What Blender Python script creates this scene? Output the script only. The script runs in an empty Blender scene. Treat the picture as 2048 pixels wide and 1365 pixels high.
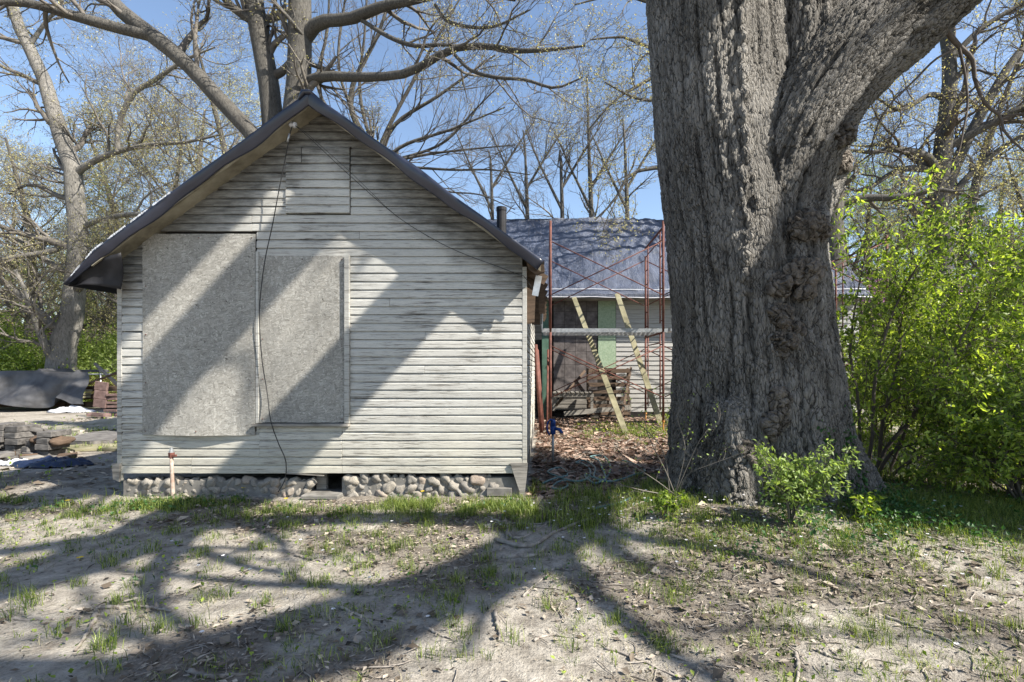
import bpy, bmesh, math, random
import numpy as np
from mathutils import Vector, Matrix, noise as mnoise
random.seed(7)
RNG = np.random.RandomState(11)
scene = bpy.context.scene
COL = scene.collection
R = math.radians

# ------------------------------------------------------------------ camera
EYE = 1.40
F = 1000.0; VX = 1090.0; VY = 735.0          # focal length and vanishing point in photo pixels
cd = bpy.data.cameras.new('camera'); cam = bpy.data.objects.new('camera', cd); COL.objects.link(cam)
cam.location = (0, 0, EYE); cam.rotation_euler = (R(90), 0, 0)
cd.sensor_width = 36.0; cd.lens = 36.0 * F / 2048
cd.shift_x = (1024 - VX) / 2048.0
cd.shift_y = (VY - 682.5) / 2048.0
cd.clip_start = .05; cd.clip_end = 3000
scene.camera = cam

# ------------------------------------------------------------------ light
SUNV = Vector((.95, -.42, 1.0)).normalized()
SUN_EL = math.asin(SUNV.z)
world = bpy.data.worlds.new('World'); scene.world = world; world.use_nodes = True
wn = world.node_tree; wn.nodes.clear()
sky = wn.nodes.new('ShaderNodeTexSky'); sky.sky_type = 'NISHITA'; sky.sun_disc = False
sky.sun_elevation = SUN_EL
sky.sun_rotation = math.atan2(SUNV.x, SUNV.y)
sky.altitude = 200; sky.air_density = 1.0; sky.dust_density = .7; sky.ozone_density = .45
bg = wn.nodes.new('ShaderNodeBackground'); bg.inputs['Strength'].default_value = .096
wo = wn.nodes.new('ShaderNodeOutputWorld')
wn.links.new(sky.outputs[0], bg.inputs[0]); wn.links.new(bg.outputs[0], wo.inputs[0])
sl = bpy.data.lights.new('sun', 'SUN'); sl.energy = 5.0; sl.angle = R(.55); sl.color = (1, .94, .84)
so = bpy.data.objects.new('sun', sl); COL.objects.link(so)
so.rotation_euler = SUNV.to_track_quat('Z', 'Y').to_euler(); so.location = (20, -10, 25)
vs = scene.view_settings
vs.view_transform = 'Standard'; vs.look = 'None'; vs.exposure = 1.36; vs.gamma = 1.0; vs.use_curve_mapping = False
scene.cycles.max_bounces = 8; scene.cycles.transparent_max_bounces = 8

# ------------------------------------------------------------------ helpers
def P(px, py, Y): return Vector(((px - VX) / F * Y, Y, EYE - (py - VY) / F * Y))
def nz(v): return v / np.maximum(np.linalg.norm(v, axis=-1, keepdims=True), 1e-9)

def link(name, me, mat, parent=None, loc=None, rot=None):
    o = bpy.data.objects.new(name, me); COL.objects.link(o)
    if mat is not None and not me.materials:
        for m in (mat if isinstance(mat, (list, tuple)) else [mat]): me.materials.append(m)
    if parent: o.parent = parent
    if loc is not None: o.location = loc
    if rot is not None: o.rotation_euler = rot
    return o

def mesh_np(name, V, polys, mat=None, parent=None, smooth=False, loc=None):
    """polys: list of int arrays, each (n,k)"""
    me = bpy.data.meshes.new(name)
    V = np.asarray(V, dtype=np.float32).reshape(-1, 3)
    polys = [np.asarray(p, dtype=np.int32) for p in polys if len(p)]
    me.vertices.add(len(V)); me.vertices.foreach_set('co', V.ravel())
    nl = sum(p.size for p in polys); npoly = sum(len(p) for p in polys)
    me.loops.add(nl); me.loops.foreach_set('vertex_index', np.concatenate([p.ravel() for p in polys]))
    me.polygons.add(npoly)
    tot = np.concatenate([np.full(len(p), p.shape[1], dtype=np.int32) for p in polys])
    start = np.concatenate([[0], np.cumsum(tot)[:-1]]).astype(np.int32)
    me.polygons.foreach_set('loop_start', start)
    try: me.polygons.foreach_set('loop_total', tot)
    except Exception: pass
    me.polygons.foreach_set('use_smooth', np.full(npoly, smooth))
    me.update(calc_edges=True); me.validate()
    return link(name, me, mat, parent, loc)

def tag(o, label=None, cat=None, group=None, kind=None):
    if label: o['label'] = label
    if cat: o['category'] = cat
    if group: o['group'] = group
    if kind: o['kind'] = kind
    return o
def thing(name, label, cat, loc=(0, 0, 0), rz=0, group=None):
    o = bpy.data.objects.new(name, None); COL.objects.link(o); o.location = loc; o.rotation_euler = (0, 0, rz)
    o.empty_display_size = .2
    return tag(o, label, cat, group)
def copy_tree(o, parent=None):
    c = o.copy(); COL.objects.link(c)
    if parent: c.parent = parent
    for ch in list(o.children): copy_tree(ch, c)
    return c

def smooth_path(pts, n):
    pts = np.array([tuple(p) for p in pts], float); k = len(pts)
    if k == 2: return pts[0] + (pts[1] - pts[0]) * np.linspace(0, 1, n)[:, None]
    d = np.concatenate([[0], np.cumsum(np.linalg.norm(np.diff(pts, axis=0), axis=1))]); d /= d[-1]
    ext = np.vstack([2 * pts[0] - pts[1], pts, 2 * pts[-1] - pts[-2]]); out = []
    for t in np.linspace(0, 1, n):
        i = min(np.searchsorted(d, t, side='right') - 1, k - 2); s = (t - d[i]) / max(d[i + 1] - d[i], 1e-9)
        p0, p1, p2, p3 = ext[i], ext[i + 1], ext[i + 2], ext[i + 3]
        out.append(.5 * ((2 * p1) + (-p0 + p2) * s + (2 * p0 - 5 * p1 + 4 * p2 - p3) * s * s + (-p0 + 3 * p1 - 3 * p2 + p3) * s ** 3))
    return np.array(out)

class MB:
    def __init__(s): s.v = []; s.f = []
    def add(s, vs, fs):
        b = len(s.v); s.v += [tuple(v) for v in vs]; s.f += [[b + i for i in f] for f in fs]; return s
    def box(s, c, d, rot=None, taper=1.0):
        hx, hy, hz = d[0] / 2, d[1] / 2, d[2] / 2
        vs = [Vector((x * (taper if z > 0 else 1), y * (taper if z > 0 else 1), z)) for z in (-hz, hz) for x, y in ((-hx, -hy), (hx, -hy), (hx, hy), (-hx, hy))]
        if rot is not None: vs = [rot @ v for v in vs]
        c = Vector(c)
        return s.add([v + c for v in vs], [(3, 2, 1, 0), (4, 5, 6, 7), (0, 1, 5, 4), (1, 2, 6, 5), (2, 3, 7, 6), (3, 0, 4, 7)])
    def bar(s, a, b, w, h, up=(0, 0, 1)):
        a = Vector(a); b = Vector(b); d = b - a; L = d.length; d.normalize()
        x = d.cross(Vector(up))
        if x.length < 1e-4: x = d.cross(Vector((0, 1, 0)))
        x.normalize(); z = x.cross(d)
        m = Matrix((x, d, z)).transposed()
        return s.box((a + b) / 2, (w, L, h), m)
    def tube(s, pts, rad, n=8, cap=True):
        pts = [Vector(p) for p in pts]; k = len(pts)
        if not hasattr(rad, '__len__'): rad = [rad] * k
        t0 = (pts[1] - pts[0]).normalized(); u = t0.orthogonal().normalized(); vs = []
        for i in range(k):
            t = (pts[min(i + 1, k - 1)] - pts[max(i - 1, 0)]).normalized()
            u = (u - t * u.dot(t)).normalized(); w = t.cross(u)
            for j in range(n):
                a = 2 * math.pi * j / n
                vs.append(pts[i] + (u * math.cos(a) + w * math.sin(a)) * rad[i])
        fs = [(i * n + j, i * n + (j + 1) % n, (i + 1) * n + (j + 1) % n, (i + 1) * n + j) for i in range(k - 1) for j in range(n)]
        if cap: fs += [tuple(range(n))[::-1], tuple((k - 1) * n + j for j in range(n))]
        return s.add(vs, fs)
    def build(s, name, mat, parent=None, smooth=False, bevel=0, loc=None):
        me = bpy.data.meshes.new(name); me.from_pydata(s.v, [], s.f)
        if bevel:
            bm = bmesh.new(); bm.from_mesh(me)
            bmesh.ops.bevel(bm, geom=bm.edges[:], offset=bevel, segments=1, affect='EDGES'); bm.to_mesh(me); bm.free()
        if smooth: me.polygons.foreach_set('use_smooth', [True] * len(me.polygons))
        me.update()
        return link(name, me, mat, parent, loc)

def fnoise(x, y, sc=1.0, seed=0, octv=4):
    """smooth 2D value noise, vectorised"""
    x = np.asarray(x, float) * sc; y = np.asarray(y, float) * sc; out = np.zeros_like(x); a = 1.0; tot = 0
    for o in range(octv):
        xi = np.floor(x); yi = np.floor(y); fx = x - xi; fy = y - yi
        fx = fx * fx * (3 - 2 * fx); fy = fy * fy * (3 - 2 * fy)
        def h(i, j):
            s = np.sin(i * 127.1 + j * 311.7 + (seed + o * 17) * 74.7) * 43758.5453
            return s - np.floor(s)
        v = (h(xi, yi) * (1 - fx) + h(xi + 1, yi) * fx) * (1 - fy) + (h(xi, yi + 1) * (1 - fx) + h(xi + 1, yi + 1) * fx) * fy
        out += a * (v * 2 - 1); tot += a; a *= .5; x = x * 2.03 + 5.1; y = y * 2.03 + 1.7
    return out / tot
def fnoise3(p, sc, seed=0, octv=3):
    return (fnoise(p[:, 0] + p[:, 2] * .71, p[:, 1] - p[:, 2] * .53, sc, seed, octv) + fnoise(p[:, 1] + 3.3, p[:, 2] + p[:, 0] * .4, sc, seed + 5, octv)) * .6

# ------------------------------------------------------------------ ground height
def gz(x, y):
    x = np.asarray(x, float); y = np.asarray(y, float)
    z = .035 * fnoise(x, y, .55, 3, 3) + .012 * fnoise(x, y, 3.5, 9, 2)
    z = z + .16 * np.exp(-(((x - 2.5) / 1.9) ** 2 + ((y - 5.3) / 1.35) ** 2)) - .035 * np.exp(-(((x + 2.4) / 3) ** 2 + ((y - 5.4) / .6) ** 2))
    far = np.clip((np.hypot(x, y) - 13) / 25, 0, 1)
    return z + far * .35 * fnoise(x, y, .09, 21, 2)
def G(x, y): return float(gz(x, y))

# ------------------------------------------------------------------ materials
class NT:
    def __init__(s, name):
        s.m = bpy.data.materials.new(name); s.m.use_nodes = True; s.t = s.m.node_tree; s.t.nodes.clear()
        s.out = s.n('ShaderNodeOutputMaterial'); s.b = s.n('ShaderNodeBsdfPrincipled')
        s.l(s.b.outputs[0], s.out.inputs[0]); s.b.inputs['Roughness'].default_value = .8
        s.b.inputs['Specular IOR Level'].default_value = .3
    def n(s, t, **k):
        n = s.t.nodes.new(t)
        for a, b in k.items(): setattr(n, a, b)
        return n
    def l(s, a, b): s.t.links.new(a, b)
    def coord(s, kind='Object', scale=(1, 1, 1), rot=(0, 0, 0), rand=False):
        if kind.startswith('attr:'): o = s.n('ShaderNodeAttribute', attribute_name=kind[5:]).outputs['Vector']
        elif kind == 'world': o = s.n('ShaderNodeNewGeometry').outputs['Position']
        else: o = s.n('ShaderNodeTexCoord').outputs[kind]
        if rand:
            oi = s.n('ShaderNodeObjectInfo'); ml = s.n('ShaderNodeVectorMath', operation='MULTIPLY_ADD')
            s.l(oi.outputs['Random'], ml.inputs[0]); ml.inputs[1].default_value = (37, 91, 53); s.l(o, ml.inputs[2]); o = ml.outputs[0]
        mp = s.n('ShaderNodeMapping'); s.l(o, mp.inputs[0]); mp.inputs['Scale'].default_value = scale; mp.inputs['Rotation'].default_value = rot
        return mp.outputs[0]
    def noise(s, vec, sc=5, det=4, rough=.6, dist=0):
        n = s.n('ShaderNodeTexNoise'); s.l(vec, n.inputs['Vector']); n.inputs['Scale'].default_value = sc
        n.inputs['Detail'].default_value = det; n.inputs['Roughness'].default_value = rough; n.inputs['Distortion'].default_value = dist
        return n.outputs['Fac']
    def vor(s, vec, sc=5, feat='F1', out='Distance', rnd=1):
        n = s.n('ShaderNodeTexVoronoi', feature=feat); s.l(vec, n.inputs['Vector']); n.inputs['Scale'].default_value = sc
        n.inputs['Randomness'].default_value = rnd
        return n.outputs[out]
    def ramp(s, fac, stops):
        r = s.n('ShaderNodeValToRGB'); s.l(fac, r.inputs[0]); e = r.color_ramp.elements
        while len(e) > 1: e.remove(e[-1])
        for i, (p, c) in enumerate(stops):
            c = (c, c, c) if not hasattr(c, '__len__') else c
            q = e[0] if i == 0 else e.new(p)
            q.position = p; q.color = (*c[:3], 1)
        return r.outputs[0]
    def mix(s, f, a, b, mode='MIX'):
        m = s.n('ShaderNodeMix', data_type='RGBA', blend_type=mode)
        for sock, v in ((m.inputs['Factor'], f), (m.inputs['A'], a), (m.inputs['B'], b)):
            if sock.type == 'VALUE' and not hasattr(v, 'node'): sock.default_value = v
            elif hasattr(v, 'node'): s.l(v, sock)
            else: sock.default_value = (*v, 1)
        return m.outputs['Result']
    def math(s, op, a, b=0.0, c=0.0, clamp=False):
        m = s.n('ShaderNodeMath', operation=op, use_clamp=clamp)
        for i, v in enumerate((a, b, c)):
            if hasattr(v, 'node'): s.l(v, m.inputs[i])
            else: m.inputs[i].default_value = v
        return m.outputs[0]
    def col(s, c): s.l(c, s.b.inputs['Base Color']) if hasattr(c, 'node') else setattr(s.b.inputs['Base Color'], 'default_value', (*c, 1))
    def rough(s, r): s.l(r, s.b.inputs['Roughness']) if hasattr(r, 'node') else setattr(s.b.inputs['Roughness'], 'default_value', r)
    def bump(s, h, strength=.5, dist=.01):
        b = s.n('ShaderNodeBump'); s.l(h, b.inputs['Height']); b.inputs['Strength'].default_value = strength; b.inputs['Distance'].default_value = dist
        s.l(b.outputs[0], s.b.inputs['Normal'])
    def rnd(s): return s.n('ShaderNodeObjectInfo').outputs['Random']

def simple(name, c1, c2, sc=8, stretch=(1, 1, 1), rough=.8, bump=.3, dist=.01, kind='Object', rand=True, metal=0, var=.0, det=5):
    t = NT(name); v = t.coord(kind, stretch, rand=rand); f = t.noise(v, sc, det)
    c = t.ramp(f, [(.3, c1), (.7, c2)])
    if var:
        h = t.n('ShaderNodeHueSaturation'); t.l(c, h.inputs['Color']); t.l(t.math('MULTIPLY_ADD', t.rnd(), var, 1 - var / 2), h.inputs['Value']); c = h.outputs[0]
    t.col(c); t.rough(rough); t.b.inputs['Metallic'].default_value = metal
    if bump: t.bump(f, bump, dist)
    return t.m

def leafmat(name, c1, c2, trans=.45, tcol=None, rough=.45, var=.5):
    t = NT(name); g = t.n('ShaderNodeNewGeometry')
    rr = g.outputs['Random Per Island']; c = t.ramp(rr, [(0, [q * .65 for q in c1]), (.35, c1), (.9, c2), (1, [q * 1.15 for q in c2])])
    t.col(c); t.rough(rough)
    tr = t.n('ShaderNodeBsdfTranslucent'); tc = t.mix(1.0, c, tcol or (1.6, 1.5, .5), 'MULTIPLY'); t.l(tc, tr.inputs[0])
    mx = t.n('ShaderNodeMixShader'); mx.inputs[0].default_value = trans
    t.l(t.b.outputs[0], mx.inputs[1]); t.l(tr.outputs[0], mx.inputs[2]); t.l(mx.outputs[0], t.out.inputs[0])
    return t.m
M = {}
# --- weathered painted siding (paint white ~.6, bare grey wood showing through in streaks, mildew under the rakes)
def siding_mat(name, tone=1.0, rake=True):
    t = NT(name); v = t.coord('world', (1.2, 1, 26), rand=True); v2 = t.coord('world', (1, 1, 1)); 
    st = t.noise(v, 2.2, 8, .72, .4)
    paint = t.mix(t.noise(v2, 1.3, 3), (.36 * tone, .352 * tone, .325 * tone), (.52 * tone, .51 * tone, .472 * tone))
    hs = t.n('ShaderNodeHueSaturation'); t.l(paint, hs.inputs['Color']); t.l(t.math('MULTIPLY_ADD', t.rnd(), .14, .93), hs.inputs['Value']); paint = hs.outputs[0]
    wood = t.ramp(t.noise(v, 6, 5), [(.3, (.09, .083, .074)), (.7, (.26, .245, .22))])
    pm = t.noise(v2, 1.6, 4)
    th = t.math('SUBTRACT', t.math('ADD', st, t.math('MULTIPLY', pm, .35)), .0)
    f = t.ramp(th, [(.54, 1.0), (.59, .45), (.65, .0)])
    c = t.mix(f, paint, wood)
    fine = t.ramp(t.noise(t.coord('world', (2.2, 1, 60), rand=True), 4, 6, .8), [(.36, .35), (.48, 1)])
    c = t.mix(.85, c, fine, 'MULTIPLY')
    # lower boards are yellowed by damp
    sx = t.n('ShaderNodeSeparateXYZ'); t.l(v2, sx.inputs[0])
    low = t.math('MULTIPLY', t.ramp(sx.outputs['Z'], [(.25, 1.0), (1.0, .0)]), t.math('MULTIPLY_ADD', pm, 1.2, -.1), clamp=True)
    c = t.mix(low, c, (.50, .44, .31), 'MULTIPLY') if False else t.mix(t.math('MULTIPLY', low, .75), c, t.mix(1.0, c, (1.0, .93, .72), 'MULTIPLY'))
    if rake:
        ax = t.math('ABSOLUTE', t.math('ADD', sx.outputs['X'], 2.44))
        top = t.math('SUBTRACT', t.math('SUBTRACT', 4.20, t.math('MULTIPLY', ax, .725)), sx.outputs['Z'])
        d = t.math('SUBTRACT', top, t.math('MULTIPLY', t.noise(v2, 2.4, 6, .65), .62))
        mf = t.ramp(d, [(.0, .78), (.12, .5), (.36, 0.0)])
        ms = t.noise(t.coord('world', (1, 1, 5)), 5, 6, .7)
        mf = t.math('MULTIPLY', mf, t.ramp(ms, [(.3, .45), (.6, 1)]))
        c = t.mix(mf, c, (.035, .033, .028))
    t.col(c); t.rough(.75)
    t.bump(t.math('ADD', t.math('MULTIPLY', f, -.7), t.math('MULTIPLY', st, .5)), .55, .004)
    return t.m
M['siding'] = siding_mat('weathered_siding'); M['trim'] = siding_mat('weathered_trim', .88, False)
M['soffit'] = simple('mildewed_soffit', (.14, .12, .085), (.44, .40, .31), 3, (1, 1, 1), .85, .3)
M['oldwood'] = simple('grey_wood', (.10, .092, .08), (.30, .28, .25), 3, (1, 1, 10), .85, .5)
M['newwood'] = simple('treated_lumber', (.13, .12, .07), (.32, .295, .19), 4, (1, 1, 1), .7, .3, var=.15)
M['brownwood'] = simple('brown_wood', (.038, .026, .018), (.13, .088, .06), 4, (1, 1, 6), .85, .5, var=.3)
M['timber'] = simple('sawn_timber', (.035, .033, .032), (.16, .15, .14), 3, (2, 6, 6), .85, .6, var=.5)
M['paver'] = simple('red_paver', (.10, .062, .055), (.20, .135, .12), 12, (1, 1, 1), .9, .4, var=.3)
# --- OSB
def osb():
    t = NT('strand_board'); h = None; c = None
    for i, (rot, sc, s) in enumerate((((0, .6, 0), (1, 1, 4.2), 15), ((0, -.9, 0), (1, 1, 4.6), 18), ((0, 1.45, 0), (1, 1, 4.0), 14), ((0, -.15, 0), (1, 1, 4.4), 24))):
        v0 = t.coord('world', (1, 1, 1), rand=True)
        nn = t.n('ShaderNodeTexNoise'); t.l(v0, nn.inputs['Vector']); nn.inputs['Scale'].default_value = 9
        ad = t.n('ShaderNodeVectorMath', operation='MULTIPLY_ADD'); t.l(nn.outputs['Color'], ad.inputs[0]); ad.inputs[1].default_value = (.05, 0, .05); t.l(v0, ad.inputs[2])
        mp = t.n('ShaderNodeMapping', vector_type='TEXTURE'); t.l(ad.outputs[0], mp.inputs[0]); mp.inputs['Rotation'].default_value = rot
        mp2 = t.n('ShaderNodeMapping'); t.l(mp.outputs[0], mp2.inputs[0]); mp2.inputs['Scale'].default_value = sc
        vn = t.n('ShaderNodeTexVoronoi', feature='F1'); t.l(mp2.outputs[0], vn.inputs['Vector']); vn.inputs['Scale'].default_value = s
        bw = t.n('ShaderNodeRGBToBW'); t.l(vn.outputs['Color'], bw.inputs[0])
        if h is None: h = bw.outputs[0]; hd = vn.outputs['Distance']
        else:
            k = t.math('GREATER_THAN', bw.outputs[0], .55)
            mm = t.n('ShaderNodeMix', data_type='FLOAT'); t.l(k, mm.inputs['Factor']); t.l(h, mm.inputs['A']); t.l(t.math('MULTIPLY_ADD', bw.outputs[0], 1.6, -.75), mm.inputs['B']); h = mm.outputs['Result']
    big = t.noise(t.coord('world'), 1.6, 5)
    c = t.ramp(h, [(.03, (.09, .082, .07)), (.16, (.25, .238, .212)), (.5, (.335, .322, .29)), (.9, (.46, .445, .405))])
    c = t.mix(.55, c, t.ramp(big, [(.3, .62), (.68, 1.1)]), 'MULTIPLY')
    crk = t.ramp(t.noise(t.coord('world', (1, 1, 1)), 70, 3, .8, 1.5), [(.36, .25), (.44, 1)])
    c = t.mix(.7, c, crk, 'MULTIPLY')
    t.col(c); t.rough(.85); t.bump(t.math('ADD', h, t.math('MULTIPLY', crk, .35)), .8, .007)
    return t.m
M['osb'] = osb()
M['concrete'] = simple('old_concrete', (.085, .08, .072), (.22, .21, .192), 6, (1, 1, 1), .9, .4)
def stone():
    t = NT('field_stone'); v = t.coord('Object', rand=True)
    f = t.noise(v, 9, 6); c = t.ramp(f, [(.25, (.12, .11, .098)), (.7, (.37, .345, .31))])
    tint = t.ramp(t.rnd(), [(0, (.75, .75, .74)), (.45, (1.0, .97, .90)), (.8, (.68, .69, .70)), (.95, (1.0, .92, .84)), (1, (1.05, .85, .75))])
    t.col(t.mix(.9, c, tint, 'MULTIPLY')); t.bump(f, .5, .01); t.rough(.9); return t.m
M['stone'] = stone()
def navy(name, base, hi, rough):
    t = NT(name); v = t.coord('world'); f = t.noise(v, 3, 5); t.col(t.ramp(f, [(.3, base), (.7, hi)])); t.rough(rough)
    t.b.inputs['Specular IOR Level'].default_value = .6
    t.bump(t.noise(t.coord('world', (1, .6, 1)), 14, 4, .6), .25, .01); return t.m
M['navy'] = navy('navy_underlay', (.010, .012, .024), (.022, .026, .045), .30)
M['black'] = simple('black_membrane', (.008, .008, .01), (.02, .02, .024), 5, rough=.6, bump=.2)
M['void'] = simple('dark_crawlspace', (.012, .011, .010), (.03, .027, .024), 5, rough=.95, bump=.2)
M['white'] = simple('white_plastic', (.38, .39, .42), (.6, .6, .62), 6, rough=.4, bump=.1)
M['print'] = simple('white_print', (.45, .47, .52), (.7, .72, .76), 60, rough=.5, bump=0)
M['wire'] = simple('black_cable', (.012, .012, .013), (.03, .03, .03), 9, rough=.5, bump=0)
M['galv'] = simple('galvanised_steel', (.28, .29, .30), (.52, .53, .54), 12, rough=.42, bump=.1, metal=.7)
M['rust'] = simple('rusty_red_steel', (.055, .022, .017), (.165, .062, .046), 9, (1, 1, 1), .7, .35, .004, kind='world')
M['orange'] = simple('rusty_orange_steel', (.28, .12, .03), (.5, .25, .07), 9, (1, 1, 1), .7, .35, .004)
M['rustpipe'] = simple('flaking_pipe', (.22, .12, .08), (.42, .38, .33), 14, (1, 1, 1), .8, .4, .004)
M['blue'] = simple('blue_enamel', (.010, .035, .16), (.025, .075, .30), 20, rough=.4, bump=.2)
M['hose'] = simple('garden_hose', (.06, .12, .125), (.16, .25, .25), 10, rough=.45, bump=0)
M['green_panel'] = simple('pale_green_board', (.22, .30, .20), (.34, .42, .30), 20, (1, 1, 1), .8, .2)
M['green_dark'] = simple('dark_green_paint', (.05, .10, .07), (.09, .16, .12), 5, rough=.7, bump=.1)
M['bluetarp'] = simple('blue_poly_sheet', (.006, .011, .025), (.016, .026, .065), 8, rough=.4, bump=.3)
def bark(name, cdark, clight, sc=(11, 11, 4.2), coord='attr:bark', disp=.022, s=1.0, moss=0):
    t = NT(name); v = t.coord(coord, sc)
    nn = t.n('ShaderNodeTexNoise'); t.l(v, nn.inputs['Vector']); nn.inputs['Scale'].default_value = 1.3; nn.inputs['Detail'].default_value = 4
    ad = t.n('ShaderNodeVectorMath', operation='MULTIPLY_ADD'); t.l(nn.outputs['Color'], ad.inputs[0]); ad.inputs[1].default_value = (1.1, 1.1, .9); t.l(v, ad.inputs[2])
    ea = t.vor(ad.outputs[0], s, 'DISTANCE_TO_EDGE'); eb = t.vor(ad.outputs[0], s * 1.75, 'DISTANCE_TO_EDGE'); e2 = t.vor(ad.outputs[0], s * 3.1, 'DISTANCE_TO_EDGE')
    sel = t.ramp(t.noise(t.coord(coord, (3, 3, 1.1)), 1.6, 3), [(.44, 0), (.56, 1)])
    em = t.n('ShaderNodeMix', data_type='FLOAT'); t.l(sel, em.inputs['Factor']); t.l(ea, em.inputs['A']); t.l(eb, em.inputs['B']); e = em.outputs['Result']
    fn = t.noise(v, 3.5, 8, .75); fur = t.noise(t.coord(coord, (sc[0] * .55, sc[1] * .55, sc[2] * .16)), 1.0, 4, .6, .5)
    h = t.ramp(e, [(0, 0.0), (.07, .35), (.2, .75), (.42, 1.0)])
    h2 = t.math('ADD', h, t.math('MULTIPLY', t.ramp(e2, [(0, 0.), (.12, 1.)]), .20)); h2 = t.math('ADD', h2, t.math('MULTIPLY', fn, .6))
    h2 = t.math('ADD', h2, t.math('MULTIPLY', t.ramp(fur, [(.38, 0), (.5, 1)]), 1.5))
    big = t.noise(t.coord('world'), 1.1, 3)
    c = t.ramp(t.math('MULTIPLY_ADD', fn, .6, t.math('MULTIPLY', big, .4)), [(.36, cdark), (.60, clight)])
    c = t.mix(1.0, c, t.ramp(e, [(0, .22), (.09, 1.0)]), 'MULTIPLY')  # cracks, then furrows, darkened: dark fissure bark plus painted crevice shade
    c = t.mix(1.0, c, t.ramp(fur, [(.37, .55), (.47, 1.0), (.62, 1.18)]), 'MULTIPLY')
    if moss: c = t.mix(t.math('MULTIPLY', t.ramp(t.noise(t.coord('world'), 3, 5), [(.5, 0), (.7, 1)]), moss), c, (.10, .11, .045))
    t.col(c); t.rough(.9); t.b.inputs['Specular IOR Level'].default_value = .15
    if disp:
        d = t.n('ShaderNodeDisplacement'); t.l(h2, d.inputs['Height']); d.inputs['Scale'].default_value = disp; d.inputs['Midlevel'].default_value = .9
        t.l(d.outputs[0], t.out.inputs['Displacement'])
        try: t.m.displacement_method = 'BOTH'
        except Exception: t.m.cycles.displacement_method = 'BOTH'
    else: t.bump(h2, .8, .02)
    return t.m
M['oakbark'] = bark('oak_bark', (.062, .057, .050), (.235, .222, .203), (25, 25, 6.2), disp=.024)
M['burlbark'] = bark('burl_bark', (.05, .042, .034), (.20, .175, .15), (7, 7, 7), disp=.035)
def bark2(name, a, b):
    t = NT(name); f = t.noise(t.coord('Object', (14, 14, 3.5)), 2.2, 8, .75, .6); g = t.noise(t.coord('Object'), 1.4, 4)
    c = t.ramp(f, [(.32, a), (.66, b)]); c = t.mix(.6, c, t.ramp(g, [(.35, .6), (.6, 1.05)]), 'MULTIPLY'); t.col(c); t.rough(.9); t.bump(f, .9, .03); return t.m
M['treebark'] = bark2('grey_tree_bark', (.032, .029, .025), (.14, .131, .115)); M['paletrunk'] = bark2('pale_tree_bark', (.07, .065, .057), (.27, .255, .23))
M['twig'] = simple('twig_bark', (.055, .048, .041), (.19, .172, .15), 2, rough=.85, bump=0, kind='world')
M['twigdark'] = simple('dark_twig_bark', (.055, .045, .038), (.13, .11, .095), 2, rough=.85, bump=0, kind='world')
M['stick'] = simple('fallen_stick', (.12, .10, .085), (.32, .29, .25), 18, rough=.9, bump=.5, dist=.004, var=.5)
M['catkin'] = leafmat('young_oak_leaves', (.34, .31, .12), (.60, .56, .32), .45, (1.2, 1.15, .7))
M['leaf'] = leafmat('honeysuckle_leaves', (.11, .175, .03), (.37, .46, .11), .52, (1.6, 1.6, .55))
M['leafdark'] = leafmat('ground_ivy_leaves', (.03, .085, .022), (.07, .15, .045), .3, (1.4, 1.5, .5))
M['leaflight'] = leafmat('pale_green_leaves', (.17, .24, .06), (.33, .42, .15), .4, (1.4, 1.45, .6))
M['woodsgreen'] = leafmat('spring_woodland_leaves', (.19, .26, .055), (.42, .50, .17), .45, (1.4, 1.4, .6))
M['pink'] = leafmat('redbud_blossom', (.40, .16, .38), (.58, .30, .52), .3, (1, 1, 1))
M['grass'] = leafmat('grass_blades', (.07, .12, .02), (.30, .36, .11), .45, (1.5, 1.4, .6))
M['drygrass'] = leafmat('dry_grass', (.30, .27, .16), (.48, .44, .30), .3, (1, 1, .9))
M['litter'] = leafmat('dead_leaves', (.12, .095, .07), (.42, .36, .29), .12, (1, .9, .7), .8)
M['litterbrown'] = leafmat('brown_dead_leaves', (.14, .085, .06), (.38, .28, .22), .12, (1, .9, .7), .8)
M['chips'] = leafmat('dark_wood_chips', (.028, .022, .017), (.16, .13, .10), .05, (1, .9, .7), .8)
M['petal'] = leafmat('white_petals', (.7, .7, .72), (.85, .85, .88), .3, (1, 1, 1))
M['yellow'] = leafmat('yellow_petals', (.75, .52, .02), (.85, .65, .03), .3, (1, 1, .6))
# ================================================================== ground
def soil():
    t = NT('dry_soil'); v = t.coord('world'); a = t.noise(v, .9, 6, .62); b = t.noise(v, 7, 7, .72); d = t.noise(v, 55, 4, .7)
    c = t.ramp(b, [(.3, (.15, .132, .11)), (.55, (.33, .303, .262)), (.75, (.44, .408, .36))])
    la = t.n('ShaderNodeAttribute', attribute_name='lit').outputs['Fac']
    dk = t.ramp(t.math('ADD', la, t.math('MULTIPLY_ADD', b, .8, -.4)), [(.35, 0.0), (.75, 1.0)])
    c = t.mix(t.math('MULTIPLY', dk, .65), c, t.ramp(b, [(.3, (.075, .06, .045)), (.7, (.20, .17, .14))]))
    c = t.mix(.6, c, t.ramp(d, [(.33, .45), (.5, 1)]), 'MULTIPLY')
    sx = t.n('ShaderNodeSeparateXYZ'); t.l(v, sx.inputs[0])
    far = t.ramp(t.math('DIVIDE', sx.outputs['Y'], 40), [(.42, 0), (.55, 1)])
    c = t.mix(far, c, t.ramp(b, [(.3, (.04, .07, .02)), (.7, (.10, .15, .045))]))
    t.col(c); t.rough(.95); t.b.inputs['Specular IOR Level'].default_value = .1
    ch = t.vor(t.coord('world', (1, 1.6, 1), (0, 0, .6)), 46, 'F1')
    hh = t.math('ADD', t.math('MULTIPLY', b, 1.2), t.math('ADD', t.math('MULTIPLY', d, .5), t.math('MULTIPLY', ch, .12)))
    t.bump(hh, .9, .03); return t.m
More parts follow.
